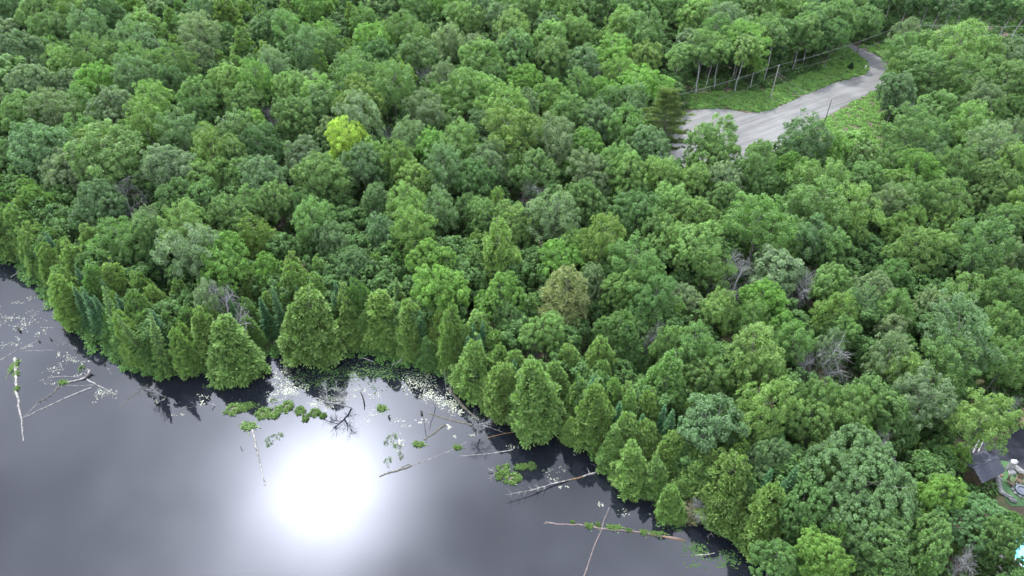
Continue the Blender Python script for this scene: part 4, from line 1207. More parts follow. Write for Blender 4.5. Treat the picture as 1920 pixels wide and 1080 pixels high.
# young growth filling the gaps under and between the big crowns
TA = np.array([(t['x'], t['y'], t['r']) for t in TREES])
yy = np.stack([npr.uniform(-175, 175, 9000), npr.uniform(25, 262, 9000)], 1)
ok = (~in_poly(yy, WATER_POLY)) & (~in_poly(yy, ROAD_W)) & (~in_any(yy, VERGE_W)) & (~in_poly(yy, YARD)) & (dist_line(yy, SHORE) > 3.0)
ok &= np.abs(yy[:, 0]) < yy[:, 1] * 0.72 + 35
yy = yy[ok]
keep, ks = [], []
DEAD_T = [t for t in TREES if t['kind'] == 'dead']
for q in yy:
    dd = np.hypot(TA[:, 0] - q[0], TA[:, 1] - q[1]) - TA[:, 2]
    gap = dd.min()
    if any(t['kind'] == 'dead' and math.hypot(t['x'] - q[0], t['y'] - q[1]) < t['r'] + 1.5 for t in DEAD_T):
        continue
    if gap < -1.2:
        continue
    if keep and (np.hypot(*(np.array(keep)[:, :2] - q).T) < 2.6).any():
        continue
    s_ = npr.uniform(0.9, 1.5)
    z_ = gz(*q)
    if clear_ok(q[0], q[1], z_, 2.1 * s_, 5.2 * s_, 'sapling'):
        keep.append((q[0], q[1], z_)); ks.append(s_)
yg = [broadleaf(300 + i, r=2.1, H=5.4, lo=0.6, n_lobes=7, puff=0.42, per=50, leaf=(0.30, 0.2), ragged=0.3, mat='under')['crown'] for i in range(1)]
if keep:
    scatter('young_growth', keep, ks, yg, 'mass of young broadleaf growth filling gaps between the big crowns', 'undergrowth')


# the wood goes on behind the farthest trees seen one by one
fp = []
for gy in np.arange(205, 345, 6.5):
    for gx in np.arange(-270, 270, 6.5):
        q = (gx + npr.uniform(-2.4, 2.4), gy + npr.uniform(-2.4, 2.4))
        if project((q[0], q[1], 3.0))[1] < 2 and (np.hypot(TA[:, 0] - q[0], TA[:, 1] - q[1]) > 0.8 * (TA[:, 2] + 3.5)).all():
            fp.append((q[0], q[1], gz(*q)))
for x_ in (-1, 1):
    for gy in np.arange(30, 205, 6.5):
        for k_ in range(7):
            q = (x_ * (gy * 0.80 + 26 + k_ * 6.5) + npr.uniform(-2, 2), gy + npr.uniform(-2, 2))
            ppx = project((q[0], q[1], 3.0))[0]
            if (ppx < -75 or ppx > 1995) and not in_poly(np.array([q]), WATER_POLY)[0] and dist_line(np.array([q]), SHORE)[0] > 4 and not in_poly(np.array([q]), YARD)[0] \
                    and (np.hypot(TA[:, 0] - q[0], TA[:, 1] - q[1]) > 0.8 * (TA[:, 2] + 3.5)).all():
                fp.append((q[0], q[1], gz(*q)))
M['far_leaf'] = leaf_mat('far_leaf', fixed=(0.092, 0.185, 0.068))
scatter('far_forest', fp, npr.uniform(0.8, 1.15, len(fp)), [broadleaf(500, r=4.5, H=12.5, lo=2.5, puff=0.6, per=60, leaf=(0.36, 0.26), mat='far_leaf')['crown']],
        'wood of broadleaf trees going on beyond the farthest separate trees', 'forest')


def verge_points(polys, per_m2, seed):
    rng = np.random.default_rng(seed)
    out = []
    for q in polys:
        lo, hi = q.min(0), q.max(0)
        n = int(np.prod(hi - lo) * per_m2)
        p = rng.uniform(lo, hi, (n, 2))
        p = p[in_poly(p, q) & ~in_poly(p, ROAD_W)]
        out.append(p)
    p = np.vstack(out)
    return p[dist_line(p, np.vstack([ROAD_W, ROAD_W[:1]])) > 0.25]


vp = verge_points(VERGE_W, 1.5, 3)
scatter('roadside_ferns', np.column_stack([vp, height_np(vp)]), npr.uniform(0.45, 1.25, len(vp)),
        [clump_mesh('ferns', 6, 90, 0.75, 0.4, (0.34, 0.17), M['fern'], 0.9)], 'light green ferns and weeds growing along both sides of the gravel road', 'ferns')
vp = verge_points(VERGE_W[:1], 0.8, 4)
scatter('verge_grass', np.column_stack([vp, height_np(vp)]), npr.uniform(0.5, 1.4, len(vp)),
        [clump_mesh('verge', 7, 90, 0.9, 0.3, (0.4, 0.10), M['fern_dark'], 0.7)], 'dark green grass between the ferns in front of the forest wall', 'grass')
# bank vegetation: rushes and low bushes along the waterline
S = resample(SHORE, 520)
bp_ = S + npr.normal(size=S.shape) * 0.55
ok = (bp_[:, 1] > 18)
bp_ = bp_[ok]
scatter('bank_vegetation', np.column_stack([bp_, np.maximum(height_np(bp_), 0.0)]), npr.uniform(0.5, 1.2, len(bp_)),
        [clump_mesh('bank', 8, 110, 0.95, 0.7, (0.34, 0.16), M['fern_dark'], 0.5)], 'green sedge and low bushes lining the water edge below the cedars', 'sedge')

# ------------------------------------------------------------------ labels for the forest trees, each found from a landmark
LAND = [('the bright yellow tree', 655, 275), ('the tall pine by the clearing', 1256, 232), ('the tan conifer', 1055, 560),
        ('the pale dome shaped tree', 1450, 508), ('the round vivid green tree', 985, 158), ('the large bare left bank tree', 425, 590),
        ('the upper left corner', 0, 0), ('the left edge middle', 0, 290), ('the left bank tip', 330, 690), ('the upper left top edge', 620, 0),
        ('the top edge middle', 960, 0), ('the forked white dead tree', 1226, 645), ('the gravel road bend', 1640, 130),
        ('the left gravel clearing end', 1330, 250), ('the roadside pole', 1545, 215), ('the upper right corner', 1920, 0),
        ('the right edge middle', 1920, 480), ('the lower right yard', 1860, 890), ('the largest maple', 1617, 917),
        ('the shadowed cove', 640, 670), ('the wedge shaped shore cedar', 1010, 745), ('the brown bank bush', 1295, 955),
        ('the lower right corner', 1920, 1080), ('the upright forked dead tree', 1592, 688), ('the silvery left bank crown', 353, 480),
        ('the dark gap in mid forest', 850, 430), ('the pale utility pole', 1452, 155), ('the upper right wires', 1800, 55)]
NOUN = {'maple': 'maple tree', 'ash': 'feathery ash tree', 'birch': 'slender birch tree', 'basswood': 'billowy basswood tree', 'cedar': 'conical cedar tree',
        'spruce': 'narrow pointed spruce', 'pine': 'layered pine', 'larch': 'soft larch tree', 'dead': 'leafless dead tree', 'sapling': 'bushy sapling', 'great': 'giant maple tree', 'tall': 'high crowned birch'}
GROUPS = {'maple': 'maples of the forest', 'ash': 'ashes of the forest', 'birch': 'slender birches of the forest', 'basswood': 'basswoods of the forest',
          'cedar': 'cedars of the bank and forest', 'spruce': 'spruces among the cedars', 'pine': 'pines of the forest', 'larch': 'larches of the forest',
          'dead': 'dead trees standing in the forest', 'sapling': 'bushy saplings by the clearing', 'great': 'giant maples near the yard', 'tall': 'high crowned birches of the forest wall'}
ORD = ['nearest', 'second nearest', 'third nearest', 'fourth nearest', 'fifth nearest', 'sixth nearest', 'seventh nearest', 'eighth nearest', 'ninth nearest', 'tenth nearest', 'eleventh nearest', 'twelfth nearest', 'thirteenth nearest', 'fourteenth nearest', 'fifteenth nearest', 'sixteenth nearest', 'seventeenth nearest', 'eighteenth nearest']
buckets = {}
for t in TREES:
    t['root']['category'] = 'tree'
    t['root']['group'] = GROUPS[t['kind']]
    if t['label']:
        t['root']['label'] = t['label']
        continue
    vis = -t['wpx'] * 0.5 < t['px'] < 1920 + t['wpx'] * 0.5 and -t['wpx'] * 1.0 < t['py'] < 1080 + t['wpx'] * 0.7
    if not vis:
        side = 'left' if t['px'] < 0 else ('right' if t['px'] > 1920 else ('upper' if t['py'] < 0 else 'lower'))
        t['root']['label'] = '%s %s standing just beyond the %s edge of the view' % (COLOUR_WORD[t['col']], NOUN[t['kind']], side)
        t['root']['group'] = GROUPS[t['kind']] + ' beyond the ' + side + ' edge'
        continue
    dd = [(math.hypot(t['px'] - lx, (t['py'] - ly) * 1.3), i) for i, (_, lx, ly) in enumerate(LAND)]
    d, i = min(dd)
    dx, dy = t['px'] - LAND[i][1], (t['py'] - LAND[i][2]) * 1.3
    dr = ('right of' if dx > 0 else 'left of') if abs(dx) > abs(dy) else ('below' if dy > 0 else 'above')
    buckets.setdefault((t['col'], t['kind'], i, dr), []).append((d, t))
for (col, kind, i, dr), lst in buckets.items():
    lst.sort(key=lambda q: q[0])
    for k, (d, t) in enumerate(lst):
        base = '%s %s' % (COLOUR_WORD[col], NOUN[kind])
        if len(lst) == 1:
            t['root']['label'] = '%s %s %s' % (base, dr, LAND[i][0])
        else:
            t['root']['label'] = '%s %s %s %s' % (ORD[min(k, 17)], base, dr, LAND[i][0])


# ------------------------------------------------------------------ things in the water
def log_line(name, pts_px, r0, r1, mat, label, cat='log', z=0.0, twigs=0, seed=0, tw=0.5, zs=None, roots=0):
    rng = np.random.default_rng(seed)
    r0, r1 = r0 * 0.85, r1 * 0.85
    W = [at(x, y, (zs[i] if zs else z)) for i, (x, y) in enumerate(pts_px)]
    c = np.array(W)
    L = np.linalg.norm(c[-1] - c[0])
    n = max(6, int(L / 0.8))
    R = resample(c, n + 1)
    o0 = R[0].copy()
    R = R - o0
    R[1:-1] += rng.normal(size=(n - 1, 3)) * np.array([0.05, 0.05, 0.015]) * (0.6 + r0 * 2)
    segs = []
    for i in range(n):
        a = r0 + (r1 - r0) * i / n
        b = r0 + (r1 - r0) * (i + 1) / n
        a *= rng.uniform(0.88, 1.1)
        segs.append((R[i], R[i + 1], a, b))
    root = empty(name, o0)
    V, F = tubes(segs, 7)
    link(bpy.data.objects.new('stem', mesh_quads('stem', V, F, mat, smooth=True)), root)
    if twigs:
        ts = []
        for k in range(twigs):
            i = rng.integers(n // 4, n)
            d = unit(R[i + 1 if i < n else i] - R[i - 1])
            s = unit(np.cross(d, [0, 0, 1.0])) * rng.choice([-1, 1])
            e = R[i] + (s * rng.uniform(0.4, 1) + d * rng.uniform(0.1, 0.7) + np.array([0, 0, rng.uniform(0, 0.7)])) * tw * rng.uniform(0.6, 1.5)
            ts.append((R[i], e, r1 * 0.5 + 0.012, 0.008))
            e2 = e + (d * 0.4 + s * 0.2 + rng.normal(size=3) * 0.2) * tw * 0.6
            ts.append((e, e2, 0.01, 0.006))
        V, F = tubes(ts, 4)
        link(bpy.data.objects.new('twigs', mesh_quads('twigs', V, F, mat)), root)
    if roots:
        ts = []
        for k in range(roots):
            d = rdir(rng, 1)[0]; d[2] = abs(d[2]) * 0.7
            ts.append((R[0], d * rng.uniform(0.4, 1.0), r0 * 0.4, 0.02))
        V, F = tubes(ts, 4)
        link(bpy.data.objects.new('roots', mesh_quads('roots', V, F, mat)), root)
    tag(root, label, cat, 'fallen logs lying in the lake')
    return root


log_line('mossy_log', [(28, 672), (30, 705), (32, 742), (40, 785), (44, 828)], 0.30, 0.08, M['log'], 'long upright-looking pale log at the left edge with green plants on its far end', seed=1, twigs=8, tw=0.3)
log_line('fallen_log', [(45, 783), (90, 762), (130, 743), (172, 727)], 0.08, 0.15, M['log'], 'long thin pale log running up right from the end of the left edge log', seed=2)
log_line('fallen_log', [(42, 785), (62, 765), (70, 757)], 0.04, 0.06, M['log'], 'short thin stick meeting the pale log at its lower left end', seed=22)
log_line('fallen_log', [(64, 754), (85, 748), (98, 738), (112, 722)], 0.07, 0.13, M['log_dark'], 'brownish bent stick below the small plant tuft at the left', seed=3, twigs=4, tw=0.4)
log_line('fallen_log', [(168, 694), (165, 705), (152, 711), (138, 715), (118, 717)], 0.2, 0.1, M['log'], 'curved grey driftwood log with a raised root end', seed=4, roots=6, zs=[0.5, 0.2, 0.08, 0.06, 0.05])
log_line('fallen_log', [(163, 711), (180, 721), (200, 731), (220, 740)], 0.13, 0.04, M['log'], 'pale log slanting down right from the curved driftwood', seed=5, twigs=5, tw=0.3)
log_line('fallen_log', [(90, 708), (118, 706), (150, 707)], 0.08, 0.04, M['log'], 'thin level stick above the curved driftwood', seed=6)
log_line('fallen_log', [(122, 722), (150, 723), (176, 722)], 0.03, 0.05, M['log'], 'very thin level stick below the curved driftwood', seed=61)
log_line('fallen_log', [(-12, 684), (10, 670), (34, 656), (72, 638)], 0.12, 0.03, M['log'], 'thin grey log entering from the left edge above the mossy log', seed=7)
log_line('fallen_log', [(48, 658), (78, 657), (108, 656)], 0.05, 0.03, M['log'], 'slim half sunken stick right of the mossy log end', seed=71)
log_line('fallen_log', [(107, 652), (113, 638), (117, 630)], 0.04, 0.03, M['log'], 'short upright looking stick near the left bank lily pads', seed=72)
log_line('fallen_log', [(278, 720), (255, 738), (240, 750), (224, 762)], 0.09, 0.04, M['log_dark'], 'dark branching log slanting down left from the tip of the left bank', seed=8, twigs=12, tw=0.7)
log_line('fallen_log', [(322, 780), (342, 768), (365, 761)], 0.05, 0.03, M['log_dark'], 'thin dark stick on the water below the left bank point', seed=81)
log_line('fallen_log', [(473, 805), (480, 835), (488, 870), (497, 910)], 0.17, 0.08, M['log'], 'pale log left of the sun glare pointing down from a plant tuft', seed=9, twigs=6, tw=0.25)
log_line('fallen_log', [(843, 730), (858, 750), (875, 768), (898, 788)], 0.32, 0.18, M['log_dark'], 'thick dark mossy log running out from the shadowed bank', seed=10)
log_line('fallen_log', [(800, 774), (822, 781), (850, 789), (885, 797)], 0.1, 0.16, M['log_dark'], 'dark log with weeds crossing toward the thick mossy log', seed=11, twigs=8, tw=0.3)
log_line('fallen_log', [(834, 796), (815, 811), (795, 825)], 0.2, 0.12, M['log_dark'], 'short dark mossy log above the round plant tuft', seed=12, twigs=4, tw=0.2)
log_line('fallen_log', [(875, 828), (852, 842), (812, 858), (772, 874)], 0.05, 0.05, M['log'], 'long thin pale stick slanting across open water right of the glare', seed=13)
log_line('fallen_log', [(772, 873), (745, 883), (711, 894)], 0.17, 0.11, M['log_dark'], 'dark knobbly log at the lower right rim of the sun glare', seed=14, twigs=8, tw=0.2)
log_line('fallen_log', [(768, 871), (752, 876)], 0.08, 0.06, M['log_dark'], 'small stick just above the dark knobbly log', seed=141)
log_line('fallen_log', [(862, 855), (895, 853), (925, 850), (962, 843)], 0.04, 0.09, M['log'], 'thin pale log lying below the branchy snag', seed=15, twigs=5, tw=0.4)
log_line('fallen_log', [(1136, 880), (1110, 888), (1092, 894)], 0.17, 0.14, M['log'], 'grey shoreward end of a long fallen tree under the cedar bank', seed=16, twigs=4, tw=0.9)
log_line('fallen_log', [(1093, 893), (1080, 898), (1068, 900)], 0.13, 0.11, M['log_brown'], 'orange brown wet middle piece of the long fallen tree', seed=161)
log_line('fallen_log', [(1070, 899), (1030, 909), (990, 920), (948, 928)], 0.11, 0.03, M['log'], 'pale twiggy top of the long fallen tree reaching over open water', seed=162, twigs=34, tw=0.6, zs=[0.06, 0.35, 0.7, 1.0])
log_line('fallen_log', [(1022, 979), (1040, 982), (1075, 983), (1130, 991), (1200, 998), (1278, 1011)], 0.10, 0.16, M['log_pink'], 'long level log with green tufts along it near the bottom', seed=17, twigs=4, tw=0.3)
log_line('fallen_log', [(1020, 982), (1032, 979), (1042, 982)], 0.05, 0.07, M['log'], 'pale forked tip at the left end of the tufted log', seed=171)
log_line('fallen_log', [(1212, 1000), (1245, 1007), (1284, 1014)], 0.12, 0.14, M['log_brown'], 'rusty brown sunken log end in the shade of the bank', seed=172)
log_line('fallen_log', [(1142, 952), (1128, 990), (1112, 1030), (1092, 1090)], 0.06, 0.10, M['log_pink'], 'straight pinkish brown sunken pole crossing under the tufted log', seed=18)
log_line('fallen_log', [(1303, 1042), (1322, 1040), (1340, 1037)], 0.10, 0.06, M['log'], 'short pale branch in the shade at the bottom of the bank', seed=19, twigs=6, tw=0.3)
log_line('fallen_log', [(912, 822), (940, 814), (975, 808)], 0.06, 0.08, M['log_brown'], 'thin orange brown stick in the shade right of the branchy snag', seed=20)
log_line('fallen_log', [(905, 797), (930, 806), (948, 812)], 0.05, 0.03, M['log'], 'fine pale stick running right from the branchy snag', seed=201, twigs=6, tw=0.4)
log_line('fallen_log', [(736, 684), (748, 678), (760, 669)], 0.16, 0.2, M['log'], 'broken grey log end against the bank in the cove', seed=21, twigs=3, zs=[0.1, 0.4, 0.8])
log_line('fallen_log', [(672, 668), (688, 674), (700, 678)], 0.08, 0.1, M['log'], 'grey branch at the water edge left of the broken log', seed=211, twigs=4)
log_line('fallen_log', [(45, 500), (32, 512), (20, 520)], 0.10, 0.07, M['log'], 'pale log slipping off the far left bank', seed=23, zs=[0.4, 0.2, 0.05])
log_line('fallen_log', [(80, 614), (105, 615), (125, 615)], 0.05, 0.03, M['log'], 'thin pale stick floating beside the left bank shade', seed=24, twigs=3)
log_line('fallen_log', [(1340, 992), (1325, 1008)], 0.05, 0.03, M['log'], 'tiny pale stick under the last bank cedars', seed=25, twigs=6)
log_line('fallen_log', [(915, 878), (928, 885), (926, 893), (915, 898)], 0.05, 0.03, M['log'], 'small pale crooked branch left of the broad plant island', seed=26, twigs=8, tw=0.7, zs=[0.5, 0.2, 0.05, 0.04])


def snag(name, px, py, H, r, seed, label, tilt=(0, 0), thick=0.1, levels=3, kids=3, mat='dead', stub=False):
    p = at(px, py, 0)
    root = empty(name, (p.x, p.y, 0.0), seed * 1.3)
    root.rotation_euler = (tilt[0], tilt[1], 0)
    if stub:
        V, F = tubes([(np.array([0, 0, -0.6]), np.array([0.06, 0.02, H * 0.5]), thick, thick * 0.8), (np.array([0.06, 0.02, H * 0.5]), np.array([0.0, 0.03, H]), thick * 0.8, thick * 0.45),
                      (np.array([0.05, 0.02, H * 0.45]), np.array([0.35, 0.2, H * 0.62]), thick * 0.3, 0.01)], 6)
        link(bpy.data.objects.new('stem', mesh_quads('stem', V, F, M[mat], smooth=True)), root)
    else:
        d = dead(seed, H=H, r=r, levels=levels, kids=min(kids, 3), thick=thick, mat=mat, trunk_h=0.2)
        link(bpy.data.objects.new('trunk', d['trunk']), root)
        link(bpy.data.objects.new('branches', d['crown']), root)
    tag(root, label, 'snag', 'dead snags standing in the lake')
    return root


snag('standing_snag', 661, 764, 6.2, 2.8, 301, 'large twiggy dead snag standing in the cove above the sun glare', (0.12, -0.32), 0.14, 3, 4)
snag('standing_snag', 902, 822, 4.6, 2.4, 302, 'twiggy grey snag with spreading branches left of the shore cedars', (0, -0.03), 0.09, 3, 4)
snag('standing_snag', 305, 742, 4.2, 2.4, 303, 'tangled grey snag at the tip of the left bank', (0.2, -0.12), 0.09, 3, 4)
snag('standing_snag', 404, 761, 1.8, 0.8, 304, 'thin leaning dead stem right of the left bank tip', (0.1, -0.5), 0.07, 1, 1)
snag('standing_snag', 682, 752, 2.0, 0.5, 305, 'short dark stump just right of the large snag', (0.0, -0.1), 0.12, stub=True, mat='log_dark')
snag('standing_snag', 817, 762, 6.5, 0.7, 306, 'tall bare pole like snag below the cove corner', (0, -0.1), 0.06, 1, 1)
snag('standing_snag', 836, 730, 4.4, 0.5, 307, 'slim bare snag in shade at the cove corner', (0, 0), 0.05, stub=True)
snag('standing_snag', 844, 742, 2.2, 0.5, 308, 'short pale stub beside the thick mossy log', (0, 0.05), 0.06, stub=True)
snag('standing_snag', 797, 806, 3.0, 0.5, 309, 'slim dark stick standing above the round plant tuft', (0, -0.02), 0.05, stub=True, mat='log_dark')
snag('standing_snag', 452, 842, 0.6, 0.4, 310, 'tiny dark stub at the foot of the tuft log', (0, 0), 0.05, stub=True, mat='log_dark')
snag('standing_snag', 36, 620, 0.7, 0.5, 311, 'dark stub in lily pads near the left edge, topmost of three', (0, 0), 0.22, stub=True, mat='log_dark')
snag('standing_snag', 73, 641, 0.4, 0.5, 312, 'dark little stub, middle of three near the left edge', (0, 0), 0.14, stub=True, mat='log_dark')
snag('standing_snag', 95, 637, 0.5, 0.5, 313, 'dark little stub, rightmost of three near the left bank', (0, 0), 0.13, stub=True, mat='log_dark')
snag('standing_snag', 790, 776, 0.6, 0.5, 314, 'black stub above the slim dark stick', (0, 0), 0.2, stub=True, mat='log_dark')
snag('standing_snag', 728, 782, 0.7, 0.5, 315, 'dark forked stub right of the sun glare', (0.3, 0.3), 0.15, stub=True, mat='log_dark')

def bog_mesh(seed, blobs, per, h, spread=0.8):
    rng = np.random.default_rng(seed)
    P = []
    for _ in range(blobs):
        a, q = rng.uniform(0, 6.28), spread * math.sqrt(rng.random())
        rb = rng.uniform(0.10, 0.30)
        n = int(per * (rb / 0.2) ** 2)
        d = rng.normal(size=(n, 2)) * 0.55
        hh = h * rng.uniform(0.5, 1.2)
        P.append(np.stack([math.cos(a) * q + d[:, 0] * rb, math.sin(a) * q + d[:, 1] * rb, hh * rng.random(n) * np.exp(-(d ** 2).sum(1))], 1))
    P = np.vstack(P)
    n = len(P)
    T = unit(np.column_stack([rng.normal(size=(n, 2)), rng.uniform(0.1, 1.6, n)]))
    N = unit(np.cross(T, rdir(rng, n)))
    s = rng.uniform(0.6, 1.3, n)
    V, F = kites(P + T * 0.05, T, N, 0.26 * s, 0.10 * s, 0.05)
    V[:, 2] = np.maximum(V[:, 2], 0.01)
    return mesh_quads('foliage', V, F, M['bog'], np.clip(rng.normal(0.42, 0.22, n), 0, 1))


SEDGE = [bog_mesh(400 + i, 26, 34, 0.45) for i in range(4)]
THIN = [bog_mesh(410 + i, 12, 9, 0.3) for i in range(3)]
TUFT = bog_mesh(420, 10, 30, 0.35, 0.4)
MUD = {}


def mat_mesh(seed):
    rng = np.random.default_rng(seed)
    n = 14
    a = np.arange(n) * 2 * math.pi / n
    rr = 0.9 * (1 + rng.uniform(-0.2, 0.12, n))
    V = [(0, 0, 0.07)] + [(math.cos(x) * r_ * 0.7, math.sin(x) * r_ * 0.7, 0.06) for x, r_ in zip(a, rr)] + [(math.cos(x) * r_, math.sin(x) * r_, -0.05) for x, r_ in zip(a, rr)]
    F = [(0, 1 + i, 1 + (i + 1) % n) for i in range(n)] + [(1 + i, 1 + n + i, 1 + n + (i + 1) % n, 1 + (i + 1) % n) for i in range(n)]
    me = bpy.data.meshes.new('root_mat')
    me.from_pydata(V, [], F)
    me.materials.append(M['log_dark'])
    return me


MATS = [mat_mesh(i) for i in range(3)]


def island(px, py, wx, wy, label, kind='sedge', seed=0, name='plant_island'):
    p = at(px, py, 0)
    dep = p.y * CP + CAM_H * SP
    sx = wx / 2 * dep / FPX
    q = at(px, py + wy / 2, 0)
    sy = abs(p.y - q.y)
    root = empty(name, (p.x, p.y, 0.0))
    m = {'sedge': SEDGE, 'thin': THIN, 'tuft': [TUFT]}[kind][seed % len({'sedge': SEDGE, 'thin': THIN, 'tuft': [TUFT]}[kind])]
    f = bpy.data.objects.new('foliage', m); link(f, root)
    k = 2.0 if kind == 'tuft' else 1.0
    f.scale = (sx * k, sy * k, 1.0); f.rotation_euler = (0, 0, 0)
    if kind != 'thin':
        b = bpy.data.objects.new('root_mat', MATS[seed % 3]); link(b, root); b.scale = (sx * 0.6, sy * 0.6, 1)
    tag(root, label, 'water plants', 'plant islands floating on the lake')
    return root


ISL = [(438, 767, 40, 26, 'sedge', 'left part of the sedge island left of the sun glare'), (462, 763, 30, 20, 'sedge', 'small sedge island joining the left island on its right'),
       (492, 778, 34, 26, 'sedge', 'left lobe of the long sedge island above the glare'), (515, 774, 36, 30, 'sedge', 'middle of the long sedge island above the glare'),
       (538, 762, 28, 26, 'sedge', 'right upper lobe of the long sedge island above the glare'), (514, 752, 20, 14, 'thin', 'thin plants just above the long sedge island'),
       (562, 772, 24, 20, 'sedge', 'left lobe of the right hand sedge island above the glare'), (574, 784, 18, 18, 'sedge', 'lowest lobe of the right hand sedge island above the glare'),
       (590, 774, 26, 18, 'sedge', 'middle lobe of the right hand sedge island above the glare'), (606, 780, 16, 12, 'sedge', 'right tip of the right hand sedge island above the glare'),
       (465, 797, 28, 18, 'tuft', 'plant tuft at the head of the log left of the glare'), (620, 752, 22, 18, 'thin', 'thin plants left of the large snag'),
       (505, 828, 18, 20, 'thin', 'sparse grey weeds inside the left rim of the glare'), (520, 818, 26, 14, 'thin', 'sparse grey weeds at the upper left rim of the glare'),
       (478, 762, 26, 14, 'thin', 'thin weeds between the two left sedge islands'),
       (715, 764, 18, 14, 'tuft', 'small green tuft upper right of the glare'), (735, 822, 22, 22, 'thin', 'upper clump of weeds at the right rim of the glare'),
       (746, 838, 22, 16, 'thin', 'lower clump of weeds at the right rim of the glare'), (752, 853, 12, 18, 'thin', 'small weeds below the clumps at the right rim'),
       (727, 866, 16, 22, 'thin', 'lowest weeds at the right rim of the glare'), (724, 832, 12, 14, 'thin', 'leftmost weeds at the right rim of the glare'),
       (784, 832, 22, 12, 'tuft', 'round green tuft at the end of the short dark log'), (857, 838, 16, 10, 'tuft', 'little tuft on the long thin pale stick'),
       (945, 882, 34, 26, 'sedge', 'upper left lobe of the broad plant island'), (960, 897, 40, 26, 'sedge', 'lower lobe of the broad plant island'),
       (978, 876, 34, 14, 'sedge', 'upper middle lobe of the broad plant island'), (997, 876, 20, 18, 'sedge', 'right tip of the broad plant island'),
       (937, 893, 20, 20, 'sedge', 'left lobe of the broad plant island'), (28, 684, 12, 26, 'tuft', 'green plants on the far end of the left edge log'),
       (31, 700, 10, 12, 'tuft', 'green plants a little further down the left edge log'), (32, 728, 7, 12, 'tuft', 'tiny plants halfway down the left edge log'),
       (118, 716, 16, 10, 'tuft', 'tuft on the left end of the curved driftwood'), (153, 692, 16, 18, 'thin', 'plants above the root end of the curved driftwood'),
       (1104, 985, 16, 12, 'tuft', 'leftmost large tuft on the tufted log'), (1121, 983, 8, 12, 'tuft', 'narrow tuft where the sunken pole crosses the log'),
       (1150, 988, 28, 12, 'tuft', 'longest tuft on the tufted log'), (1178, 994, 12, 7, 'tuft', 'flat little tuft in the middle of the tufted log'),
       (1206, 997, 14, 12, 'tuft', 'second tuft from the right on the tufted log'), (1230, 1000, 28, 10, 'tuft', 'rightmost tuft on the tufted log'),
       (479, 706, 12, 8, 'tuft', 'small floating plant in the dark water by the large cedar'), (1073, 979, 8, 6, 'tuft', 'smallest tuft near the pale forked tip')]
for i, (x, y, wx, wy, k, lab) in enumerate(ISL):
    island(x, y, wx, wy, lab, k, i, 'plant_island' if k != 'tuft' else 'plant_tuft')


# lily pads: uncounted floating leaves, one object for the pale ones and one for the green
def pads(name, patches, mat, label, size, seed, lift=0.008):
    rng = np.random.default_rng(seed)
    Vs, Fs = [], []
    n0 = 0
    k = 7
    for (cx, cy, rx, ry, n) in patches:
        n = int(n * (0.6 if cx < 250 else 1)) + 2
        # clumpy: points gather round a few centres
        m = max(2, n // 14)
        cc = rng.normal(size=(m, 2)) * 0.5
        for j in range(n):
            c = cc[rng.integers(m)] + rng.normal(size=2) * 0.22
            px, py = cx + c[0] * rx, cy + c[1] * ry
            p = at(px, py, 0)
            if in_poly(np.array([[p.x, p.y]]), WATER_POLY)[0]:
                s = size * rng.uniform(0.5, 1.4)
                a = np.arange(k) * (2 * math.pi - 0.5) / (k - 1) + rng.uniform(0, 6.28)
                tilt = rng.normal(size=2) * 0.10
                el = rng.uniform(0.65, 1.0)
                X = np.cos(a) * s; Y = np.sin(a) * s * el
                Z = lift + 0.02 * rng.random() + np.maximum(0, X * tilt[0] + Y * tilt[1])
                Vs.append(np.stack([p.x + X, p.y + Y, Z], 1))
                Fs.append(list(range(n0, n0 + k)))
                n0 += k
    V = np.vstack(Vs)
    me = mesh_quads(name, V, np.array(Fs), mat)
    o = bpy.data.objects.new(name, me)
    link(o); tag(o, label, 'lily pads', kind='stuff')
    return o


pads('pale_lily_pads', [(28, 570, 26, 8, 60), (8, 600, 26, 16, 150), (34, 604, 22, 12, 110), (70, 612, 12, 14, 50), (28, 642, 26, 10, 90), (50, 650, 14, 5, 20), (8, 576, 14, 6, 30),
                        (110, 665, 7, 8, 30), (133, 675, 20, 16, 110), (145, 690, 18, 12, 40), (165, 678, 4, 4, 4), (205, 697, 5, 5, 6), (195, 732, 26, 16, 120), (90, 718, 30, 6, 25),
                        (185, 750, 12, 6, 12), (110, 690, 30, 20, 40), (60, 590, 50, 40, 60), (130, 640, 20, 12, 25),
                        (300, 745, 14, 10, 22), (330, 778, 12, 5, 8), (380, 745, 16, 10, 40), (535, 712, 30, 24, 330), (555, 728, 28, 16, 190), (590, 752, 26, 12, 120),
                        (520, 745, 18, 10, 50), (640, 750, 22, 12, 60), (625, 735, 16, 10, 40), (655, 740, 24, 12, 50), (785, 715, 30, 20, 420), (800, 738, 28, 16, 240),
                        (835, 752, 26, 16, 260), (855, 765, 16, 14, 140), (850, 740, 12, 10, 60), (840, 800, 12, 6, 26), (852, 818, 8, 4, 8), (700, 780, 18, 20, 30),
                        (735, 830, 26, 26, 40), (790, 790, 24, 10, 24), (735, 795, 40, 10, 30), (884, 817, 8, 5, 10), (1128, 947, 8, 8, 26), (1060, 915, 10, 6, 16), (1040, 885, 24, 14, 50),
                        (1180, 960, 24, 10, 12), (1222, 965, 6, 4, 8), (1240, 985, 6, 5, 6), (1080, 850, 16, 8, 8), (1230, 940, 16, 8, 10), (960, 840, 18, 10, 14), (700, 750, 14, 20, 20)],
     M['pad'], 'pale shining lily pads scattered over the lake near the banks', 0.07, 3)
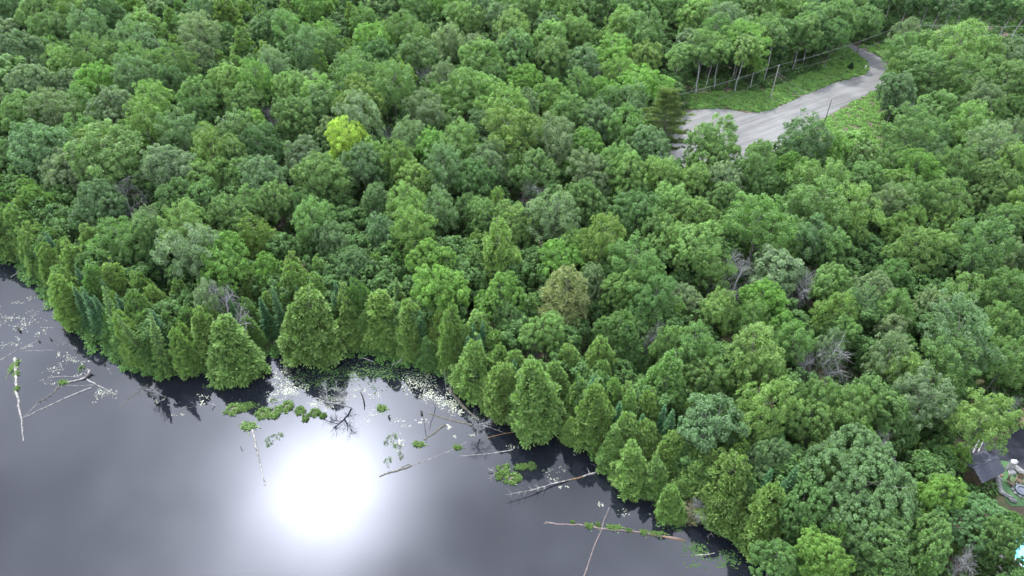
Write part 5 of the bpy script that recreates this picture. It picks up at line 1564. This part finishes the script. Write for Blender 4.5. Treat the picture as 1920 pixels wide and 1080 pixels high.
pads('green_lily_pads', [(640, 700, 90, 20, 420), (600, 712, 50, 20, 240), (700, 710, 60, 20, 240), (740, 700, 40, 16, 140), (660, 690, 90, 10, 180), (800, 705, 30, 16, 140),
                         (1200, 925, 40, 14, 90), (1270, 985, 30, 12, 90), (1310, 1030, 40, 18, 180), (1160, 900, 30, 10, 60), (1350, 1050, 40, 20, 120), (410, 725, 30, 10, 80), (900, 775, 24, 10, 40)],
     M['pad_green'], 'small dark green lily pads in the shaded water of the cove and bank', 0.10, 4)

# brown dead bush on the bank
p = ground(1297, 958, 1.0)
root = empty('brown_bush', p)
d = dead(77, H=3.6, r=2.2, levels=4, kids=4, thick=0.07, mat='dead', trunk_h=0.05, up=0.3)
link(bpy.data.objects.new('branches', d['crown']), root); link(bpy.data.objects.new('trunk', d['trunk']), root)
bf = bpy.data.objects.new('foliage', clump_mesh('foliage', 78, 900, 1.7, 2.6, (0.22, 0.08), leaf_mat('withered', fixed=(0.22, 0.165, 0.12)))); link(bf, root)
tag(root, 'withered brown bush on the bank just above the dark water', 'bush')

# ------------------------------------------------------------------ utility poles, wires, small roadside things
def utility_pole(px, py, H, label, arm=True, mat='pole', thick=0.15):
    g = ground(px, py)
    root = empty('utility_pole', g)
    V, F = tubes([(np.array([0, 0, -0.5]), np.array([0, 0, H * 0.5]), thick, thick * 0.85), (np.array([0, 0, H * 0.5]), np.array([0, 0, H]), thick * 0.85, thick * 0.7)], 10)
    link(bpy.data.objects.new('post', mesh_quads('post', V, F, M[mat], smooth=True)), root)
    if arm:
        V, F = tubes([(np.array([0, 0, H - 0.02]), np.array([0, 0, H + 0.22]), 0.06, 0.035)], 8)
        link(bpy.data.objects.new('insulator', mesh_quads('insulator', V, F, M['white_paint'])), root)
        V, F = tubes([(np.array([thick + 0.02, 0, H - 1.6]), np.array([thick + 0.22, 0, H - 1.6]), 0.04, 0.03), (np.array([thick * 0.9, 0, H - 2.3]), np.array([thick + 0.18, 0, H - 2.3]), 0.04, 0.03)], 6)
        link(bpy.data.objects.new('bracket', mesh_quads('bracket', V, F, M['metal'])), root)
    tag(root, label, 'pole', 'utility poles along the road')
    return g


g1 = utility_pole(1444, 186, 8.4, 'pale utility pole in front of the forest wall carrying the wires')
g2 = utility_pole(1541, 244, 7.2, 'dark slim utility pole in the weeds on the near side of the gravel road', False, 'log_dark', 0.10)


def wire(a, b, sag, label, rad=0.017, n=26):
    a, b = np.array(a, float), np.array(b, float)
    t = np.linspace(0, 1, n + 1)[:, None]
    P = a * (1 - t) + b * t
    P[:, 2] -= (4 * sag * t * (1 - t))[:, 0]
    o = a.copy()
    P = P - o
    V, F = tubes([(P[i], P[i + 1], rad, rad) for i in range(n)], 5)
    ob = bpy.data.objects.new('overhead_wire', mesh_quads('overhead_wire', V, F, M['wire'], smooth=True))
    link(ob, None, o)
    tag(ob, label, 'wire', 'overhead wires')
    return ob


top1 = np.array([g1.x, g1.y, g1.z + 8.6])
far_pt = at(1668, 57, 11.0)
wire(top1, far_pt, 0.6, 'topmost wire running up right from the pale pole to the far trees')
left_pt = at(1270, 178, 9.5)
wire(top1, left_pt, 0.4, 'topmost wire running down left from the pale pole past the forest wall')
low1 = top1 - np.array([0, 0, 1.8])
wire(low1, at(1668, 72, 9.5), 0.9, 'lower wire running up right below the topmost wire', 0.009)
wire(low1, at(1345, 185, 7.4), 0.8, 'lower wire running down left from the pale pole', 0.009)
wire(low1 - np.array([0, 0, 0.6]), np.array(g1) + np.array([8.5, -3.0, 0.1]), 0.02, 'steep guy wire from the pale pole to the verge on its right')
wire(low1, np.array(g1) + np.array([11.5, -2.0, 0.1]), 0.02, 'longer guy wire from the pale pole to the verge on its right')
wire(far_pt, at(1700, 46, 11.0), 0.0, 'short upper wire span above the pale rounded tree')
wire(at(1700, 46, 11.0), at(1960, 49, 11.0), 0.3, 'upper level wire crossing the dark forest at the upper right', 0.03)
wire(at(1700, 64, 9.5), at(1960, 63, 9.5), 0.3, 'lower level wire crossing the dark forest at the upper right', 0.024)


def bevel_box(bm_verts, size, loc, rot=0.0, bev=0.03, seed=None, jit=0.0):
    import bmesh
    bm = bmesh.new()
    bmesh.ops.create_cube(bm, size=1)
    for v in bm.verts:
        v.co = Vector((v.co.x * size[0], v.co.y * size[1], v.co.z * size[2]))
    if bev:
        bmesh.ops.bevel(bm, geom=bm.edges[:], offset=bev, segments=2, affect='EDGES')
    if jit:
        r_ = random.Random(seed)
        for v in bm.verts:
            v.co += Vector((r_.uniform(-jit, jit), r_.uniform(-jit, jit), r_.uniform(-jit, jit)))
    bmesh.ops.rotate(bm, verts=bm.verts[:], cent=(0, 0, 0), matrix=Matrix.Rotation(rot, 3, 'Z'))
    bmesh.ops.translate(bm, verts=bm.verts[:], vec=Vector(loc))
    return bm


def box_obj(name, size, loc, mat, parent=None, rot=0.0, bev=0.03, jit=0.0, seed=1):
    bm = bevel_box(None, size, (0, 0, 0), 0.0, bev, seed, jit)
    me = bpy.data.meshes.new(name)
    bm.to_mesh(me); bm.free()
    me.materials.append(mat)
    o = bpy.data.objects.new(name, me)
    link(o, parent, loc)
    o.rotation_euler = (0, 0, rot)
    return o


# marker post, little dark conifer, by the road bend
g = ground(1621, 131)
root = empty('marker_post', g)
box_obj('post', (0.14, 0.14, 1.3), (0, 0, 0.6), M['white_paint'], root, bev=0.02)
box_obj('plate', (0.35, 0.04, 0.4), (0, -0.1, 1.05), M['white_paint'], root, bev=0.01)
tag(root, 'small white marker post at the inside of the gravel road bend', 'post')
g = ground(1594, 129)
root = empty('young_conifer', g)
p = PROTO['cedar'][0]
for nm, me in (('trunk', p['trunk']), ('crown', p['crown'])):
    o = bpy.data.objects.new(nm, me); link(o, root)
    o.color = (0.018, 0.045, 0.022, 1)
root.scale = (0.24, 0.24, 0.15)
tag(root, 'very small dark conical evergreen alone in the ferns inside the road bend', 'tree')

# ------------------------------------------------------------------ the yard
def rock(name, px, py, size, mat, label, rot, group, seed):
    g = ground(px, py)
    o = box_obj(name, size, (g.x, g.y, g.z + size[2] / 2 - 0.03), mat, None, rot, min(size) * 0.28, min(size) * 0.07, seed)
    for poly in o.data.polygons:
        poly.use_smooth = True
    tag(o, label, 'stone', group)
    return o


for (x, y, s, rt, lab, sd) in [(1858, 878, (0.75, 0.6, 1.8), 0.2, 'left of the two tall white standing stones by the drive', 1), (1893, 884, (0.75, 0.6, 1.8), 0.1, 'right of the two tall white standing stones by the drive', 2)]:
    g = ground(x, y)
    root = empty('standing_stone', g, rt)
    o = box_obj('pillar', s, (0, 0.3, s[2] / 2 + 0.05), M['white_stone'], root, 0, 0.12, 0.05, sd)
    o2 = box_obj('footing', (0.85, 0.7, 0.4), (0.05, -0.25, 0.18), M['white_stone'], root, 0.1, 0.12, 0.05, sd + 5)
    tag(root, lab, 'standing stone', 'tall white standing stones')
k = 0
for (x, y, sx, sy, rt, lab) in [(1843, 877, 1.1, 0.5, -0.6, 'flat pale slab left of the left standing stone'), (1866, 890, 0.9, 0.6, 0.2, 'dark flat stone below the left standing stone'), (1864, 896, 0.7, 0.7, 0.3, 'squat boulder at the hut corner, top of the curved stone row'),
                                (1870, 899, 0.7, 0.8, 0.1, 'rounded boulder, second in the curved stone row'), (1870, 906, 0.6, 0.9, 0.0, 'oblong boulder, third in the curved stone row'),
                                (1872, 914, 0.6, 0.9, 0.05, 'oblong boulder, fourth in the curved stone row'), (1874, 921, 0.6, 0.9, 0.4, 'boulder, fifth in the curved stone row'),
                                (1881, 928, 0.5, 1.1, 0.9, 'long pale boulder, sixth in the curved stone row'), (1890, 933, 0.5, 1.0, 0.95, 'pale boulder, seventh in the curved stone row'), (1897, 940, 0.5, 0.9, 0.9, 'last boulder of the curved stone row near the maple')]:
    rock('boulder', x, y, (sx, sy, 0.5), M['stone'], lab, rt, 'boulders edging the lawn', 30 + k); k += 1
for (x, y, lab) in [(1903, 879, 'upper long grey slab of the wall along the drive'), (1912, 886, 'middle long grey slab of the wall along the drive'), (1921, 894, 'lower long grey slab of the wall along the drive')]:
    rock('wall_slab', x, y, (1.35, 0.75, 0.55), M['stone'], lab, -0.75, 'slabs of the low wall', 50 + k); k += 1
for (x, y, lab) in [(1871, 887, 'upper reddish wooden step by the left standing stone'), (1873, 892, 'lower reddish wooden step by the left standing stone')]:
    g = ground(x, y)
    o = box_obj('wooden_step', (0.8, 0.4, 0.22), (g.x, g.y, g.z + 0.1), M['red_timber'], None, 0.05, 0.02); tag(o, lab, 'step', 'reddish wooden steps')


def lawn_chair(px, py, rot, label):
    g = ground(px, py)
    root = empty('lawn_chair', (g.x, g.y, g.z + 0.07), rot)
    for i in range(5):
        box_obj('seat_slat', (0.62, 0.09, 0.025), (0, -0.28 + i * 0.115, 0.36 - i * 0.02), M['timber'], root, bev=0)
    for i in range(5):
        s = box_obj('back_slat', (0.105, 0.03, 0.85 - abs(i - 2) * 0.05), (-0.24 + i * 0.12, 0.42, 0.66), M['timber'], root, bev=0)
        s.rotation_euler = (-0.4, 0, 0)
    for sx in (-1, 1):
        box_obj('armrest', (0.14, 0.75, 0.03), (sx * 0.40, -0.02, 0.56), M['timber'], root, bev=0.005)
        box_obj('leg', (0.05, 0.10, 0.55), (sx * 0.37, -0.32, 0.27), M['timber'], root, bev=0)
        l = box_obj('leg', (0.05, 0.95, 0.10), (sx * 0.33, 0.12, 0.2), M['timber'], root, bev=0); l.rotation_euler = (-0.25, 0, 0)
    root.scale = (1.05, 1.05, 1.05)
    tag(root, label, 'chair', 'wooden chairs on the lawn')


lawn_chair(1893, 908, math.radians(35), 'left of the two brown wooden lawn chairs')
lawn_chair(1909, 904, math.radians(-35), 'right of the two brown wooden lawn chairs')
# fire pit: round table-like lid on a ring of stones
g = ground(1914, 922)
root = empty('fire_pit', (g.x, g.y, g.z + 0.07))
V, F = tubes([(np.array([0, 0, 0]), np.array([0, 0, 0.35]), 0.75, 0.75), (np.array([0, 0, 0.35]), np.array([0, 0, 0.37]), 0.75, 0.55), (np.array([0, 0, 0.37]), np.array([0, 0, 0.2]), 0.55, 0.5), (np.array([0, 0, 0.2]), np.array([0, 0, 0.19]), 0.5, 0.01)], 20)
link(bpy.data.objects.new('bowl', mesh_quads('bowl', V, F, M['metal'])), root)
for i in range(11):
    a = i * 2 * math.pi / 11
    box_obj('ring_stone', (0.45, 0.3, 0.25), (math.cos(a) * 1.0, math.sin(a) * 1.0, 0.1), M['stone'], root, a + math.pi / 2, 0.06, 0.02, i)
tag(root, 'round grey fire pit ringed with stones in front of the lawn chairs', 'fire pit')


# hut with a slate grey shingled gable roof
def hut(px, py, rot):
    g = ground(px, py)
    root = empty('garden_hut', g, rot)
    L, Wd, eave, ridge = 4.1, 3.3, 1.9, 2.8
    import bmesh
    for sx in (-1, 1):
        for sy in (-1, 1):
            box_obj('post', (0.16, 0.16, eave), (sx * (L / 2 - 0.35), sy * (Wd / 2 - 0.35), eave / 2), M['timber'], root, bev=0.01)
    box_obj('wall', (L - 0.9, 0.08, eave - 0.1), (0, Wd / 2 - 0.35, eave / 2), M['timber'], root, bev=0.0)
    box_obj('wall', (0.08, Wd - 0.9, eave - 0.1), (-L / 2 + 0.35, 0, eave / 2), M['timber'], root, bev=0.0)
    rows = 9
    slope = math.atan2(ridge - eave, Wd / 2)
    run = math.hypot(Wd / 2, ridge - eave)
    rr = random.Random(3)
    for s in (-1, 1):
        pl = box_obj('roof_deck', (L, run, 0.05), (0, s * Wd / 4, (eave + ridge) / 2), M['timber'], root, bev=0)
        pl.rotation_euler = (-s * slope, 0, 0)
        for k_ in range(rows):
            u = (k_ + 0.5) / rows
            nn = 8
            for c_ in range(nn):
                w_ = L / nn
                x_ = -L / 2 + (c_ + 0.5) * w_ + (w_ / 4 if k_ % 2 else -w_ / 4)
                if abs(x_) > L / 2 - 0.1:
                    continue
                key = 'shingle'
                if key not in MUD:
                    t_ = box_obj('shingle', (w_ - 0.02, run / rows * 1.25, 0.025), (0, 0, 0), M['shingle'], root, bev=0)
                    MUD[key] = t_.data
                else:
                    t_ = bpy.data.objects.new('shingle', MUD[key]); link(t_, root)
                t_.location = (x_, s * (Wd / 2) * u, ridge - (ridge - eave) * u + 0.055 + 0.01 * rr.random())
                t_.rotation_euler = (-s * (slope - 0.05), 0, 0)
    cap = box_obj('ridge_cap', (L + 0.04, 0.22, 0.06), (0, 0, ridge + 0.08), M['shingle'], root, bev=0.01)
    tag(root, 'small open sided hut with a blue grey shingled roof beside the lawn', 'hut')


hut(1829, 892, math.radians(24))

# swimming pool at the lower right
g = ground(1940, 1040)
root = empty('swimming_pool', g)
V, F = tubes([(np.array([0, 0, -0.2]), np.array([0, 0, 0.35]), 3.0, 3.0), (np.array([0, 0, 0.35]), np.array([0, 0, 0.351]), 3.0, 2.8), (np.array([0, 0, 0.351]), np.array([0, 0, 0.2]), 2.8, 2.8)], 40)
link(bpy.data.objects.new('rim', mesh_quads('rim', V, F, M['pool_rim'])), root)
V, F = tubes([(np.array([0, 0, 0.26]), np.array([0, 0, 0.262]), 2.79, 0.01)], 40)
link(bpy.data.objects.new('pool_water', mesh_quads('pool_water', V, F, M['pool'])), root)
tag(root, 'round turquoise swimming pool cut off by the lower right edge', 'pool')


# weathered timber seat and timbers
def grey_bench(px, py, rot):
    g = ground(px, py, 0.4)
    root = empty('driftwood_seat', g, rot)
    for i in range(6):
        box_obj('seat_slat', (1.5, 0.16, 0.05), (0, -0.45 + i * 0.19, 0.45), M['grey_timber'], root, bev=0.01)
    for i in range(3):
        s = box_obj('back_slat', (1.5, 0.05, 0.15), (0, 0.62, 0.6 + i * 0.2), M['grey_timber'], root, bev=0.01)
    for sx in (-1, 1):
        box_obj('armrest', (0.16, 1.25, 0.07), (sx * 0.8, 0.05, 0.75), M['grey_timber'], root, bev=0.01)
        for sy in (-0.45, 0.6):
            box_obj('leg', (0.12, 0.12, 0.75), (sx * 0.8, sy, 0.36), M['grey_timber'], root, bev=0.01)
    tag(root, 'weathered grey timber bench between the trees left of the pool', 'bench')


grey_bench(1868, 1035, math.radians(-28))
for (pts, r, lab) in [([(1822, 852), (1836, 822)], 0.13, 'left of two weathered timbers leaning at the top of the paved path'), ([(1832, 850), (1842, 826)], 0.10, 'right of two weathered timbers leaning at the top of the paved path'),
                      ([(1850, 1062), (1878, 1092)], 0.18, 'thickest grey timber lying at the bottom edge below the bench'), ([(1862, 1058), (1888, 1084)], 0.13, 'thinner grey timber lying right of the thickest timber'),
                      ([(1846, 1078), (1862, 1094)], 0.13, 'short grey timber left of the thickest timber at the bottom edge')]:
    A, B = [ground(*q) for q in pts]
    A.z += 0.25; B.z += 0.6
    o = np.array(A)
    Bv = np.array(B) - o
    V, F = tubes([(np.zeros(3), Bv * 0.5 + np.array([0.03, 0.02, 0]), r, r * 0.95), (Bv * 0.5 + np.array([0.03, 0.02, 0]), Bv, r * 0.95, r * 0.8)], 8)
    ob = bpy.data.objects.new('weathered_timber', mesh_quads('weathered_timber', V, F, M['grey_timber'], smooth=True))
    link(ob, None, o)
    tag(ob, lab, 'timber', 'weathered timbers')
tris = {}
for o in bpy.data.objects:
    if o.type == 'MESH' and o.data.name not in tris:
        tris[o.data.name] = sum(1 for _ in ()) + len(o.data.loops) - 2 * len(o.data.polygons)
print('unique tris', sum(tris.values()), 'objects', len(bpy.data.objects))
